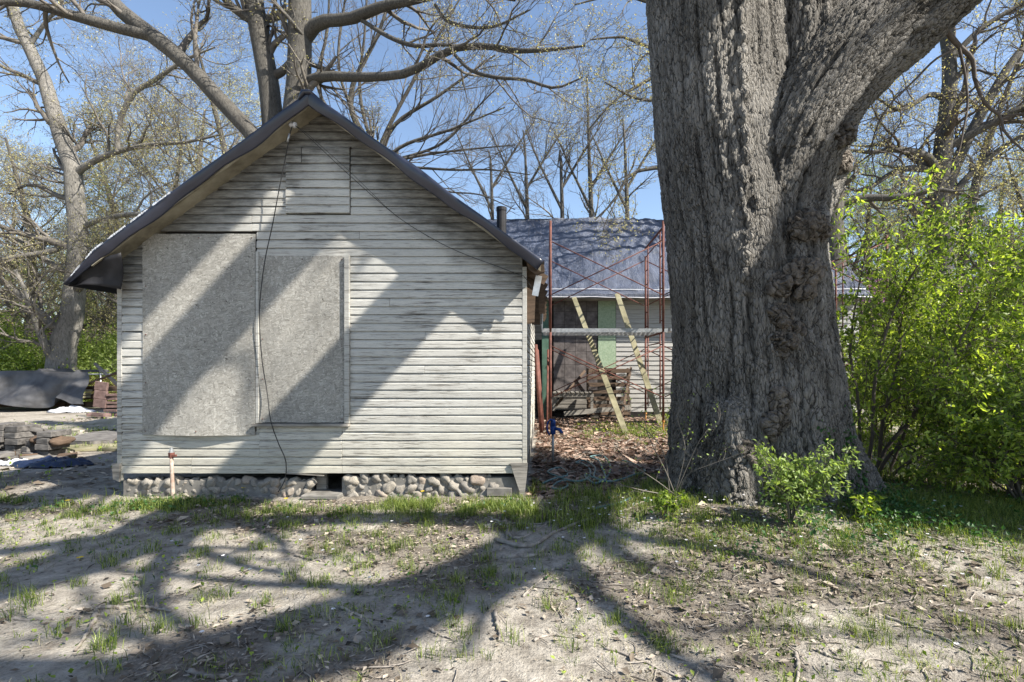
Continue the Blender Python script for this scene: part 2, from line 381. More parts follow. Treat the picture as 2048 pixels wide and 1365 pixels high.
def grid(x0, x1, nx, y0, y1, ny, powy=1.0):
    xs = np.linspace(x0, x1, nx); ys = y0 + (y1 - y0) * np.linspace(0, 1, ny) ** powy
    X, Y = np.meshgrid(xs, ys); i = np.arange((nx - 1) * (ny - 1)); r = i // (nx - 1); c = i % (nx - 1); a = r * nx + c
    return X.ravel(), Y.ravel(), np.stack([a, a + 1, a + nx + 1, a + nx], 1)
def warp(n, near, far, p=3.2):
    s = np.linspace(-1, 1, n); return s * near + np.sign(s) * np.abs(s) ** 9 * (far - near)
xs = warp(320, 11, 700); ys = warp(320, 13, 700) + 5
X, Y = np.meshgrid(xs, ys); nx = len(xs); i = np.arange((nx - 1) * (len(ys) - 1)); a = (i // (nx - 1)) * nx + i % (nx - 1)
gX, gY = X.ravel(), Y.ravel()
gZ = gz(gX, gY) + .006 * fnoise(gX, gY, 14, 5, 2)
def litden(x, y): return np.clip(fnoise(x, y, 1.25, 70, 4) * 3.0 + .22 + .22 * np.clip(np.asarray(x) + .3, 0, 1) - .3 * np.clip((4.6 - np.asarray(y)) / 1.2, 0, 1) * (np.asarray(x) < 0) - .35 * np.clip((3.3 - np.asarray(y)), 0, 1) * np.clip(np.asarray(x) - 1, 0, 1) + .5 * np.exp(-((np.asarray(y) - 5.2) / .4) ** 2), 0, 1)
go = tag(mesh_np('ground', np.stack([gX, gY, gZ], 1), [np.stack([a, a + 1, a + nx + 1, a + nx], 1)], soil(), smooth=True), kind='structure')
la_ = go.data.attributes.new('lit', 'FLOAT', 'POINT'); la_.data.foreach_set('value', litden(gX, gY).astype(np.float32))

# ================================================================== shed
WY = 5.5                                   # plane of the gable wall
def wx(px): return (px - VX) / F * WY
def wz(py): return EYE - (py - VY) / F * WY
XL, XR = wx(245), wx(1045); AX = (XL + XR) / 2; ZB = wz(946)
SL = .725; ZAP = 4.20                       # slope and wall apex height
shed = thing('wooden_shed', 'weathered white clapboard shed with boarded windows and navy roofing under the bare trees', 'shed', (AX, WY, 0))
def rel(o): o.location = Vector(o.location) - Vector((AX, WY, 0)); return o
DEPTH = 5.4; YB = WY + DEPTH
# inner core (blocks light, dark behind joints)
core = MB(); zt = ZAP - .06
x0, x1 = XL + .02, XR - .02; ze = zt - SL * (AX - XL)
prof = [(x0, ZB + .01), (x1, ZB + .01), (x1, ze), (AX, zt), (x0, ze)]
vs = [(x, WY + .012, z) for x, z in prof] + [(x, YB - .02, z) for x, z in prof]
core.add(vs, [(4, 3, 2, 1, 0)[::-1], (9, 8, 7, 6, 5)] + [(i, (i + 1) % 5, (i + 1) % 5 + 5, i + 5) for i in range(5)])
rel(core.build('wall_core', M['void'], shed))
PITCH = .0915
def board(xa, xb, z0, y0, pr, d=.025, cut=None, side=False, h=PITCH, over=0):
    """drop siding board with a cove at its top edge; runs along X (or along Y when side)"""
    n = max(2, int((xb - xa) / .5) + 1)
    top0 = h - .003
    prof = [(0, 0), (d, 0.0), (d + .001, .004), (d - .001, h * .72), (d - .011, h * .84), (d - .017, top0), (0, top0)]
    ph = random.random() * 10; vs = []; fs = []; k = len(prof)
    sag = random.uniform(-.0018, .0018)
    for i in range(n):
        x = xa + (xb - xa) * i / (n - 1); w = .0016 * math.sin(x * 2.1 + ph) + sag
        for (dd, zz) in prof:
            z = z0 + zz + w; yy = y0 - dd - (over if dd > 0 else 0) - (.0015 * math.sin(x * 3.3 + ph) if dd > 0 else 0)
            xx = x
            if cut:
                lo, hi = cut(z); xx = min(max(x, lo), hi)
            vs.append((xx, yy, z))
    for i in range(n - 1):
        for j in range(k - 1): fs.append((i * k + j, (i + 1) * k + j, (i + 1) * k + j + 1, i * k + j + 1))
    fs += [tuple(range(k))[::1], tuple((n - 1) * k + j for j in range(k))[::-1]]
    if side: vs = [(XR + (WY - v[1]), WY + .01 + (v[0]), v[2]) for v in vs]
    mb = MB().add(vs, fs)
    return rel(mb.build('siding_board', pr, shed))
def gcut(z):
    w = (ZAP - z) / SL
    return AX - w, AX + w
panels = [(wx(290), wx(515.5), wz(871), wz(467)), (wx(515.5), wx(702), wz(852), wz(512))]
ncourse = int((ZAP - ZB) / PITCH) + 1
RB = random.Random(5)
for c in range(ncourse):
    z0 = ZB + c * PITCH; zm = z0 + PITCH / 2; pz = VY - (zm - EYE) / WY * F       # pixel row
    lo, hi = gcut(z0 + PITCH * .1); lo = max(lo, XL); hi = min(hi, XR)
    if hi - lo < .06: continue
    cuts = []
    if 298 < pz < 431: cuts += [wx(575), wx(703)] + ([wx(607)] if pz < 332 else [])
    elif pz < 298: cuts += []
    elif 852 < pz < 950: cuts += [wx(521), wx(686)] if pz < 915 else ([wx(686), wx(386)])
    elif 431 < pz < 467: cuts += [wx(506)]
    elif RB.random() < .13: cuts.append(RB.uniform(wx(720), wx(1000)))
    spans = []; e = [lo] + sorted(x for x in cuts if lo < x < hi) + [hi]
    for xa, xb in zip(e[:-1], e[1:]):
        segs = [(xa, xb)]
        for (pa, pb, pzl, pzh) in panels:
            if pzl < zm < pzh:
                ns = []
                for (s, t) in segs:
                    if t <= pa or s >= pb: ns.append((s, t)); continue
                    if s < pa: ns.append((s, pa))
                    if t > pb: ns.append((pb, t))
                segs = ns
        spans += segs
    for xa, xb in spans:
        if xb - xa < .03: continue
        g = .0018
        hatch = 298 < pz < 431 and xa >= wx(575) - .01 and xb <= wx(703) + .01
        under = pz > 852 and xa >= wx(521) - .01 and xb <= wx(686) + .01
        ex = gcut if (xa <= gcut(z0)[0] + .2 or xb >= gcut(z0)[1] - .2) else None
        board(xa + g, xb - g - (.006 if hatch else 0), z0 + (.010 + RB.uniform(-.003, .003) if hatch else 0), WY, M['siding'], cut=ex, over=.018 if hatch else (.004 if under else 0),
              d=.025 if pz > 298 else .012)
# dark gap over the hatch
rel(MB().box((wx(655), WY - .012, wz(297)), (wx(705) - wx(607), .018, .014)).build('hatch_gap_strip', M['void'], shed))
# side wall (faces +X)
for c in range(int((2.5 - ZB) / PITCH)):
    z0 = ZB + c * PITCH
    j = RB.uniform(1.5, 4)
    board(0, j - .002, z0, WY, M['siding'], side=True); board(j + .002, DEPTH, z0, WY, M['siding'], side=True)
# left wall plain boards
for c in range(int((2.5 - ZB) / PITCH)):
    z0 = ZB + c * PITCH
    o = MB().box((XL - .012, (WY + YB) / 2, z0 + PITCH / 2), (.018, DEPTH - .02, PITCH - .006)).build('siding_board', M['siding'], shed); rel(o)
# corner boards
rel(MB().box((XL - .012, WY - .014, (ZB + 2.42) / 2 - .04), (.05, .03, 2.42 - ZB + .08)).build('corner_board', M['trim'], shed, bevel=.002))
rel(MB().box((XR + .024, WY - .010, (ZB + 2.5) / 2), (.048, .034, 2.5 - ZB)).build('corner_board', M['trim'], shed, bevel=.002))
# flared feet of the corner boards
def wedge(pts, y0, y1, name, m):
    n = len(pts); mb = MB(); mb.add([(x, y0, z) for x, z in pts] + [(x, y1, z) for x, z in pts],
        [tuple(range(n)), tuple(range(2 * n - 1, n - 1, -1))] + [(i, i + n, (i + 1) % n + n, (i + 1) % n) for i in range(n)])
    return rel(mb.build(name, m, shed))
wedge([(wx(1021), wz(925)), (wx(1034), wz(965)), (wx(1041), wz(985)), (wx(1049), wz(992)), (wx(1053), wz(960)), (wx(1056), wz(925))], WY - .052, WY - .03, 'corner_foot_board', M['oldwood'])
wedge([(wx(231), wz(926)), (wx(234), wz(957)), (wx(246), wz(962)), (wx(247), wz(926))], WY - .052, WY - .03, 'corner_foot_board', M['oldwood'])
# panels
def panel(xa, xb, za, zb, y, th, name, warpz=0, warpr=0):
    nx_, nz_ = 14, 20; X_, Z_ = np.meshgrid(np.linspace(xa, xb, nx_), np.linspace(za, zb, nz_)); X_ = X_.ravel(); Z_ = Z_.ravel()
    u = (X_ - xa) / (xb - xa); v = (Z_ - za) / (zb - za)
    Yf = y - warpz * np.exp(-v * 7) * np.sin(np.pi * u) ** 1.2 - warpr * u * (1 - v) + .002 * np.sin(9 * u + 4 * v)
    edge = .0022 * fnoise(u * 30, v * 30, 1, 3, 2); X_ = X_ + edge * ((u < .001) | (u > .999)); Z_ = Z_ + edge * 2 * ((v < .001) | (v > .999))
    Vf = np.stack([X_, Yf, Z_], 1); Vb = Vf + [0, th, 0]; n = nx_ * nz_
    i = np.arange((nx_ - 1) * (nz_ - 1)); a_ = (i // (nx_ - 1)) * nx_ + i % (nx_ - 1); q = np.stack([a_, a_ + 1, a_ + nx_ + 1, a_ + nx_], 1)
    b = list(range(nx_)) + [k * nx_ + nx_ - 1 for k in range(1, nz_)] + [(nz_ - 1) * nx_ + k for k in range(nx_ - 2, -1, -1)] + [k * nx_ for k in range(nz_ - 2, 0, -1)]
    b = np.array(b); b2 = np.roll(b, -1); s = np.stack([b, b + n, b2 + n, b2], 1)
    o = mesh_np(name, np.concatenate([Vf, Vb]), [q, q[:, ::-1] + n, s], M['osb'], shed); return rel(o)
tag(panel(wx(290), wx(514), wz(870), wz(470), WY - .036, .012, 'strand_board_panel', .045, .006), label='taller, wider strand board panel on the left')
tag(panel(wx(521), wx(692), wz(845), wz(513), WY - .028, .012, 'strand_board_panel', .004, 0), label='shorter flaking strand board panel on the right')
sc_ = 0
for (xa_, xb_, za_, zb_, yy_) in ((297, 507, 862, 478, WY - .040), (528, 686, 838, 520, WY - .031)):
    for i_ in range(3):
        for j_ in range(5):
            if 0 < i_ < 2 and 0 < j_ < 4: continue
            px_ = xa_ + (xb_ - xa_) * i_ / 2; pz_ = za_ + (zb_ - za_) * j_ / 4
            rel(MB().tube([(wx(px_), yy_ - .003 - (.045 if (j_ == 0 and i_ == 1 and xa_ < 400) else 0), wz(pz_)), (wx(px_), yy_ + .006, wz(pz_))], .0055, 6).build('screw', M['rust'], shed))
def trimbox(x0_, x1_, z0_, z1_, y0_, y1_, name, m='trim'):
    return rel(MB().box(((x0_ + x1_) / 2, (y0_ + y1_) / 2, (z0_ + z1_) / 2), (abs(x1_ - x0_), abs(y1_ - y0_), abs(z1_ - z0_))).build(name, M[m], shed, bevel=.002))
trimbox(wx(692.5), wx(702), wz(846), wz(513), WY - .058, WY, 'window_frame')
trimbox(wx(515), wx(521), wz(846), wz(505), WY - .040, WY, 'window_frame')
trimbox(wx(512), wx(702), wz(852), wz(847), WY - .085, WY, 'window_sill', 'oldwood')
trimbox(wx(517), wx(699), wz(856), wz(852.3), WY - .03, WY, 'window_apron', 'trim')
trimbox(wx(350), wx(516), wz(469.3), wz(466.5), WY - .004, WY + .01, 'panel_gap', 'void')
# rough sheathing peeling corner bottom
wedge([(wx(574), wz(944)), (wx(576), wz(947)), (wx(650), wz(951.5)), (wx(650), wz(950))], WY - .035, WY - .02, 'loose_batten', M['oldwood'])
# foundation
GZW = -.05
fb = MB(); fb.box(((wx(247) + wx(614)) / 2, WY + .10, (wz(962) + GZW - .1) / 2), (wx(614) - wx(247), .2, wz(962) - GZW + .1)); rel(fb.build('foundation_wall', M['concrete'], shed))
fb = MB(); fb.box(((wx(684) + wx(1046)) / 2, WY + .10, (wz(955) + GZW - .1) / 2), (wx(1046) - wx(684), .2, wz(955) - GZW + .1)); rel(fb.build('foundation_wall', M['concrete'], shed))
fb = MB(); fb.box((XR - .04, (WY + YB) / 2 + .1, (wz(958) + GZW - .1) / 2), (.12, DEPTH - .25, wz(958) - GZW + .1)); rel(fb.build('foundation_wall', M['concrete'], shed))
rel(MB().box((AX, WY + 1.2, .02), (4.2, .05, .5)).build('crawlspace_back', M['void'], shed))
rel(MB().box(((wx(612) + wx(686)) / 2, WY + .02, wz(990)), (wx(686) - wx(612), .3, .05)).build('opening_threshold', M['concrete'], shed, bevel=.01))
rel(MB().box((wx(632), WY + .16, wz(970)), (.11, .05, .2)).build('brace_block', M['oldwood'], shed))
def rock(r, seed, flat=.75, sub=2):
    bm = bmesh.new(); bmesh.ops.create_icosphere(bm, subdivisions=sub, radius=1)
    o = Vector((seed * 3.1, seed * 1.7, seed * .9))
    for v in bm.verts:
        n = mnoise.noise(v.co * 1.1 + o) * .5 + mnoise.noise(v.co * 2.7 + o) * .22
        v.co = v.co * (1 + n); v.co.x *= r; v.co.y *= r * .8; v.co.z *= r * flat
    me = bpy.data.meshes.new('stone'); bm.to_mesh(me); bm.free()
    me.polygons.foreach_set('use_smooth', [True] * len(me.polygons)); return me
rocks = [rock(1, s, .85, 3) for s in range(12)]
for m_ in rocks: m_.materials.append(M['stone'])
def stones(pa, pb, ytop, rows, mn, mx):
    for r_ in range(rows):
        x = wx(pa) + RB.uniform(0, .03)
        while x < wx(pb):
            s = RB.uniform(mn, mx); zz = wz(ytop) - r_ * .088 - .04 + RB.uniform(-.02, .012)
            o = link('foundation_stone', RB.choice(rocks), None, shed, (x + s - AX, RB.uniform(.012, .034), zz), (RB.uniform(-.4, .4), RB.uniform(-3, 3), RB.uniform(-.5, .5)))
            o.scale = (s * RB.uniform(.9, 1.15), s * .8, s * RB.uniform(.75, 1.05)); x += s * RB.uniform(1.5, 1.9)
stones(246, 615, 958, 3, .040, .082); stones(686, 975, 952, 3, .040, .088)
trimbox(wx(975), wx(1024), wz(990), wz(975), WY - .06, WY, 'footing_ledge', 'concrete')
# ---- roof
roof_f = WY - .30; roof_b = YB + .25
def roof_prof(u, side):
    """u: 0 at ridge .. 1 at eave; returns x,z of the outer skin"""
    if side > 0: L_ = 2.44; x = AX + L_ * u; z = 4.262 - .722 * L_ * u + .003 * math.sin(u * 17)
    else:
        L_ = 2.54; x = AX - L_ * u; z = 4.262 - .735 * L_ * u - .10 * max(0, u - .86) ** 1.1 + .004 * math.sin(u * 13) - (.0 if u < .88 else (u - .88) * 1.1)
    return x, z
for side in (1, -1):
    # plywood deck and soffit
    d = .05; vs = []; fs = []
    N = 12; UM = .985 if side > 0 else .90
    deck = MB()
    for i in range(N + 1):
        x, z = roof_prof(UM * i / N, side); z = 4.262 - (.722 if side > 0 else .735) * abs(x - AX)
        vs += [(x, roof_f + .015, z - .02), (x, roof_b, z - .02), (x, roof_b, z - .07), (x, roof_f + .015, z - .07)]
    for i in range(N):
        for j in range(4): fs.append((i * 4 + j, i * 4 + (j + 1) % 4, (i + 1) * 4 + (j + 1) % 4, (i + 1) * 4 + j) if side < 0 else ((i + 1) * 4 + j, (i + 1) * 4 + (j + 1) % 4, i * 4 + (j + 1) % 4, i * 4 + j))
    fs += [(0, 1, 2, 3), (N * 4 + 3, N * 4 + 2, N * 4 + 1, N * 4)]
    rel(deck.add(vs, fs).build('roof_deck', M['soffit'], shed))
    # rake board under the deck at the front
    rk = MB(); xe, _ = roof_prof(UM, side)
    zr = lambda x: 4.262 - (.722 if side > 0 else .735) * abs(x - AX)
    pts = [(AX, zr(AX) - .0705), (xe, zr(xe) - .0705), (xe, zr(xe) - .125), (AX, zr(AX) - .125)]
    mbv = [(x, roof_f + .02, z) for x, z in pts] + [(x, roof_f + .042, z) for x, z in pts]
    rel(rk.add(mbv, [(0, 1, 2, 3), (7, 6, 5, 4), (0, 4, 5, 1), (1, 5, 6, 2), (2, 6, 7, 3), (3, 7, 4, 0)]).build('rake_board', M['soffit'], shed))
    # navy underlay skin: over the deck, rolled down over the front edge, drooping at the left eave
    NU, NV = 60, 26; W_ = []
    for i in range(NU + 1):
        u = i / NU * 1.0
        x, z = roof_prof(u, side); nrm = Vector((.585 * side, 0, .81))
        hang = .115 + .012 * math.sin(u * 13 + side) + .008 * math.sin(u * 31)
        if side < 0: hang *= 1 - .8 * max(0, u - .86) / .14
        ho = .035
        for j in range(NV + 1):
            if j < 8:       # hanging lip
                t = j / 8; yy = roof_f - ho * math.sin(t * math.pi * .6) + .01 - .012 * math.sin(u * 19) * (1 - t); dz = -hang * (1 - t) ** 1.0
                W_.append((x + nrm.x * dz, yy, z + nrm.z * dz + .012))
            else:
                t = (j - 8) / (NV - 8); yy = roof_f + (roof_b - roof_f + .04) * t ** 1.5
                W_.append((x, yy, z + .012 + .006 * math.sin(u * 22 + yy * 2) + .01 * math.sin(yy * 3.1 + u * 9)))
    q = []
    for i in range(NU):
        for j in range(NV):
            a_ = i * (NV + 1) + j; f_ = (a_, a_ + 1, a_ + NV + 2, a_ + NV + 1); q.append(f_ if side < 0 else f_[::-1])
    o = MB().add(W_, q).build('roof_underlay', M['navy'], shed, smooth=True); rel(o)
    sd = o.modifiers.new('thick', 'SOLIDIFY'); sd.thickness = .004
    if side < 0:
        # faint lettering printed along the top edge of the underlay: small raised glyph strokes
        pr = MB()
        rg = random.Random(3)
        for base in np.arange(.56, .97, .0030):
            if (base * 11) % 1 < .22: continue
            x, z = roof_prof(base, side); hgt = rg.choice((.014, .02, .02, .01)); off = -.022
            a0 = Vector((x - .585 * off, roof_f - .0365, z + .81 * off + .012)); 
            pr.box(a0 - Vector((0, .004, 0)), (.0035 if rg.random() < .6 else .008, .001, hgt), Matrix.Rotation(-.63 + rg.choice((0, 0, .5)), 3, 'Y'))
        tag(rel(pr.build('underlay_lettering', M['print'], shed)), kind='stuff')
        # loose black membrane hanging under the left eave
        tp_ = [(136, 572), (150, 553), (170, 538), (200, 520), (240, 505)]; bt_ = [(137, 573.5), (152, 571), (172, 570), (205, 573), (240, 579)]
        tp_ = smooth_path([P(x, y, 5.24) for x, y in tp_], 15); bt_ = smooth_path([P(x, y, 5.24 + .10 * k / 4) for k, (x, y) in enumerate(bt_)], 15); W_ = []; q = []
        for i in range(15):
            for j in range(9): w_ = tp_[i] + (bt_[i] - tp_[i]) * j / 8; w_[1] += .03 * math.sin(j / 8 * 3.1) + .012 * math.sin(i); W_.append(tuple(w_))
        for i in range(14):
            for j in range(8): a_ = i * 9 + j; q.append((a_, a_ + 9, a_ + 10, a_ + 1))
        o = MB().add(W_, q).build('hanging_membrane', M['black'], shed, smooth=True); rel(o); o.modifiers.new('t', 'SOLIDIFY').thickness = .004
        # underside sheet running back along the left eave
        x0_, z0_ = roof_prof(1, side)
        rel(MB().add([(x0_ + .002, roof_f + .02, z0_ - .002), (x0_ + .002, roof_b, z0_ - .002), (XL - .02, roof_b, z0_ + .30), (XL - .02, roof_f + .15, z0_ + .3)], [(0, 1, 2, 3)]).build('eave_underside', M['black'], shed))
# ridge nub of folded underlay
rel(MB().tube([(AX - .10, roof_f - .03, 4.17), (AX - .05, roof_f - .035, 4.245), (AX + .0, roof_f - .02, 4.25), (AX + .09, roof_f + .1, 4.21)], [.012, .028, .030, .012], 8).build('ridge_fold', M['navy'], shed, smooth=True))
# little loose end boards at left eave
trimbox(wx(222), wx(240), wz(552), wz(536), WY - .10, WY - .01, 'eave_block', 'oldwood')
# rotten right eave: hanging boards, rafter tails, roofing felt shreds
RE = random.Random(8)
ex = wx(1052)
for k in range(9):
    yy = WY + .1 + k * .56
    rel(MB().bar((ex - .02, yy, 2.50), (ex + .22, yy, 2.37), .045, .11).build('rafter_tail', M['brownwood'], shed))
for (pxa, pya, pxb, pyb, Y_, w, m_) in ((1064, 535, 1060, 645, 5.62, .10, 'brownwood'), (1078, 552, 1070, 592, 5.5, .07, 'galv'), (1070, 548, 1063, 600, 5.75, .08, 'oldwood'),
        (1083, 540, 1084, 628, 6.0, .07, 'brownwood'), (1080, 600, 1078, 648, 6.6, .08, 'oldwood'), (1074, 590, 1072, 650, 6.2, .10, 'brownwood'), (1076, 640, 1077, 680, 7.2, .10, 'oldwood'), (1056, 545, 1056, 648, 5.7, .09, 'brownwood'), (1081, 615, 1079, 665, 7.6, .09, 'galv')):
    rel(MB().bar(P(pxa, pya, Y_), P(pxb, pyb, Y_), w, .015, (0, 1, 0)).build('hanging_eave_board', M[m_], shed))
rel(MB().add([P(1052, 522, 5.28), P(1088, 530, 5.28), P(1090, 545, 5.28), P(1075, 552, 5.3), P(1058, 540, 5.3)], [(0, 1, 2, 3, 4)]).build('broken_eave_board', M['brownwood'], shed)).modifiers.new('t', 'SOLIDIFY').thickness = .02
# insulator and service wires
ins = MB()
c0 = P(586, 250, 5.3)
for k, (dx, r_) in enumerate(((-.03, .018), (-.015, .034), (0, .026), (.015, .034), (.03, .018))): pass
ins.tube([c0 + Vector((-.045, 0, .006)), c0 + Vector((-.028, 0, .004)), c0 + Vector((-.012, 0, 0)), c0 + Vector((0, 0, 0)), c0 + Vector((.014, 0, -.002)), c0 + Vector((.03, 0, -.004)), c0 + Vector((.04, 0, -.006))], [.012, .030, .034, .022, .034, .030, .01], 12)
rel(ins.build('insulator', M['white'], shed, smooth=True))
rel(MB().bar(P(586, 250, 5.3), P(580, 238, 5.34), .012, .012).build('insulator_hook', M['wire'], shed))
def cable(pts, r, m, name, label, cat, n=30, sides=6):
    o = MB().tube([Vector(p) for p in smooth_path(pts, n)], r, sides).build(name, M[m], None, smooth=True)
    return tag(o, label, cat)
yw = 5.42
c_ = cable([P(584, 254, 5.29), P(581, 262, 5.3), P(579, 275, 5.3), P(560, 370, 5.36), P(545, 450, 5.38), P(530, 520, yw), P(521, 590, 5.43), P(519, 645, 5.42), P(524, 720, 5.43), P(535, 790, 5.43), P(541, 840, 5.38), P(556, 885, 5.4), P(571, 920, 5.42), P(572, 948, 5.43), P(568, 965, 5.42), P(556, 985, 5.36)], .0052, 'wire', 'cable', 'thick black cable hanging down the shed front across the boarded windows', 'cable', 60)
cl = MB().tube([P(579, 268, 5.29), P(575, 284, 5.29)], .011, 8).build('cable_clamp', M['galv'], None, smooth=True); cl.parent = c_
cable([P(588, 250, 5.29), P(610, 268, 5.32), P(700, 352, 5.36), P(790, 430, 5.4), P(860, 475, 5.43), P(920, 505, 5.43), P(1000, 535, 5.43), P(1035, 549, 5.43), P(1048, 553, 5.42), P(1066, 580, 5.5)], .0035, 'wire', 'cable', 'thin twisted wire running diagonally from the white insulator to the right eave', 'wire', 50)
cable([P(590, 252, 5.28), P(612, 266, 5.31), P(702, 346, 5.35), P(788, 428, 5.39), P(858, 475, 5.42)], .0025, 'wire', 'cable', 'thinner strand beside the diagonal wire on the upper gable', 'wire', 40)

tag(rel(MB().tube([(wx(1003) * 8 / WY, 8, 2.9), (wx(1003) * 8 / WY, 8, 3.90)], .078, 14).tube([(wx(1003) * 8 / WY, 8, 3.9), (wx(1003) * 8 / WY, 8, 3.955)], .086, 14).build('vent_pipe', M['black'], shed, smooth=False)))
# ================================================================== tree tools (vectorised)
def tube_arrays(Pt, Rd, sides):
    N, n, _ = Pt.shape
    T = np.gradient(Pt, axis=1); T = nz(T)
    av = nz(T.mean(axis=1)); ref = np.zeros_like(av); k = np.argmin(np.abs(av), axis=1); ref[np.arange(N), k] = 1
    U = nz(np.cross(T, ref[:, None, :])); W = np.cross(T, U)
    a = np.arange(sides) * 2 * np.pi / sides
    V = Pt[:, :, None, :] + Rd[:, :, None, None] * (np.cos(a)[None, None, :, None] * U[:, :, None, :] + np.sin(a)[None, None, :, None] * W[:, :, None, :])
    b = (np.arange(N) * n * sides)[:, None, None]; i = (np.arange(n - 1) * sides)[None, :, None]; j = np.arange(sides)[None, None, :]; j2 = (j + 1) % sides
    q = np.stack([b + i + j, b + i + j2, b + i + sides + j2, b + i + sides + j], -1).reshape(-1, 4)
    return V.reshape(-1, 3), q
def tubes(name, batches, mat, parent=None, smooth=True):
    Vs = []; Qs = []; o = 0
    for Pt, Rd, s in batches:
        v, q = tube_arrays(Pt, Rd, s); Vs.append(v); Qs.append(q + o); o += len(v)
    return mesh_np(name, np.concatenate(Vs), [np.concatenate(Qs)], mat, parent, smooth)
def unit(rng, n): return nz(rng.normal(size=(n, 3)))
def spawn(rng, Pt, Rd, k, length, ang, n=7, wig=.14, up=.05, rr=.55, tmin=.2, tmax=1.0, rmin=.003, tip=.3, flat=0, spread=.3):
    N, m, _ = Pt.shape
    t = tmin + (tmax - tmin) * (np.arange(k)[None, :] + rng.uniform(0, 1, (N, k))) / k
    fi = t * (m - 1); i0 = np.minimum(fi.astype(int), m - 2); f = (fi - i0)[..., None]
    ar = np.arange(N)[:, None]
    S = Pt[ar, i0] * (1 - f) + Pt[ar, i0 + 1] * f; T = nz(Pt[ar, i0 + 1] - Pt[ar, i0])
    r0 = (Rd[ar, i0] * (1 - f[..., 0]) + Rd[ar, i0 + 1] * f[..., 0])
    S = S.reshape(-1, 3); T = T.reshape(-1, 3); r0 = np.maximum(r0.reshape(-1) * rr * rng.uniform(.75, 1.1, N * k), rmin); t = t.reshape(-1)
    q = unit(rng, N * k); q = nz(q - T * np.sum(q * T, 1, keepdims=True))
    q[:, 2] *= (1 - flat); q = nz(q)
    th = R(ang) * rng.uniform(.65, 1.25, N * k)[:, None]
    D = nz(np.cos(th) * T + np.sin(th) * q)
    L = length * rng.uniform(1 - spread, 1 + spread, N * k) * (1.15 - .55 * t)
    out = np.zeros((N * k, n, 3)); out[:, 0] = S; st = (L / (n - 1))[:, None]
    for i in range(1, n):
        D = nz(D + wig * rng.normal(size=D.shape) + np.array([0, 0, up])); out[:, i] = out[:, i - 1] + D * st
    rad = r0[:, None] * np.linspace(1, tip, n)[None, :]
    return out, rad
def hero(paths, n=16):
    A = []; B = []
    for pts, r in paths:
        A.append(smooth_path(pts, n)); r = np.array(r if hasattr(r, '__len__') else [r, r * .5], float)
        B.append(np.interp(np.linspace(0, 1, n), np.linspace(0, 1, len(r)), r))
    return np.array(A), np.array(B)
def leaves(rng, Pt, per, size, jitter=.04, elong=2.0, droop=.3, tmin=.3, fold=False, nrm_up=.0):
    N, m, _ = Pt.shape; k = max(1, per)
    t = rng.uniform(tmin, 1, (N, k)); fi = t * (m - 1); i0 = np.minimum(fi.astype(int), m - 2); f = (fi - i0)[..., None]; ar = np.arange(N)[:, None]
    S = (Pt[ar, i0] * (1 - f) + Pt[ar, i0 + 1] * f).reshape(-1, 3) + rng.normal(size=(N * k, 3)) * jitter
    return leaf_at(rng, S, size, elong, droop, nrm_up)
def leaf_at(rng, S, size, elong=2.0, droop=.3, nrm_up=0.0, var=.35):
    n = len(S); D = unit(rng, n); D[:, 2] -= droop; D = nz(D)
    q = unit(rng, n); q[:, 2] += nrm_up * np.sign(rng.uniform(-.1, 1, n)); U = nz(np.cross(D, q)); Nn = np.cross(U, D)
    L = size * rng.uniform(1 - var, 1 + var, n)[:, None]; w = L / elong / 2
    V = np.stack([S, S + D * L * .45 + U * w + Nn * w * .35, S + D * L - Nn * L * .06, S + D * L * .45 - U * w + Nn * w * .35], 1)
    b = (np.arange(n) * 4)[:, None]
    return V.reshape(-1, 3), np.concatenate([b + [0, 1, 2], b + [0, 2, 3]])
def leafmesh(name, arrs, mat, parent=None):
    Vs = []; Fs = []; o = 0
    for v, f in arrs: Vs.append(v); Fs.append(f + o); o += len(v)
    ob = mesh_np(name, np.concatenate(Vs), [np.concatenate(Fs)], mat, parent); return ob
def tree(name, label, paths, seed, group=None, cat='tree', lv=((7, 2.2, 50), (6, 1.1, 48), (5, .55, 45), (4, .28, 42)), trunkmat='treebark', twig='twig', leafn=1, leafs=.05,
         leafm='catkin', wig=.16, up=.05, tmin=.25, flat=0, droop=.3, base=None, jit=.05, rmin=.004):
    """paths[0] is the trunk, the others are limbs"""
    rng = np.random.RandomState(seed); Pt, Rd = hero(paths)
    b = Vector(base) if base is not None else Vector(Pt[0][0])
    root = thing(name, label, cat, b, 0, group); off = np.array(b)
    def rl(a): return a - off
    tubes('trunk', [(rl(Pt[:1]), Rd[:1], 14)], M[trunkmat], root)
    for i in range(1, len(Pt)): tubes('limb', [(rl(Pt[i:i + 1]), Rd[i:i + 1], 10)], M[trunkmat], root)
    lev = []; p, r = Pt, Rd
    for li, (k, L, a) in enumerate(lv):
        p, r = spawn(rng, p, r, k, L, a, n=(8, 6, 4, 3, 3)[min(li, 4)], wig=wig * (1 + .15 * li), up=up, tmin=tmin if li == 0 else .15, flat=flat, rr=.5 if li == 0 else .62, rmin=rmin if li >= 1 else rmin * 1.8)
        lev.append((rl(p), r, (6, 4, 3, 3, 3)[min(li, 4)]))
    cr = tubes('crown', lev, M[twig], root); tag(cr, kind='stuff')
    if leafn: tag(leafmesh('foliage', [leaves(rng, rl(p), leafn, leafs, jit, 1.8, droop)], M[leafm], root), kind='stuff')
    return root

# ================================================================== giant oak
OX, OY = (1515 - VX) / F * 5.6, 5.6
def OP(px, py, Y=5.6): return P(px, py, Y)
rngO = np.random.RandomState(3)
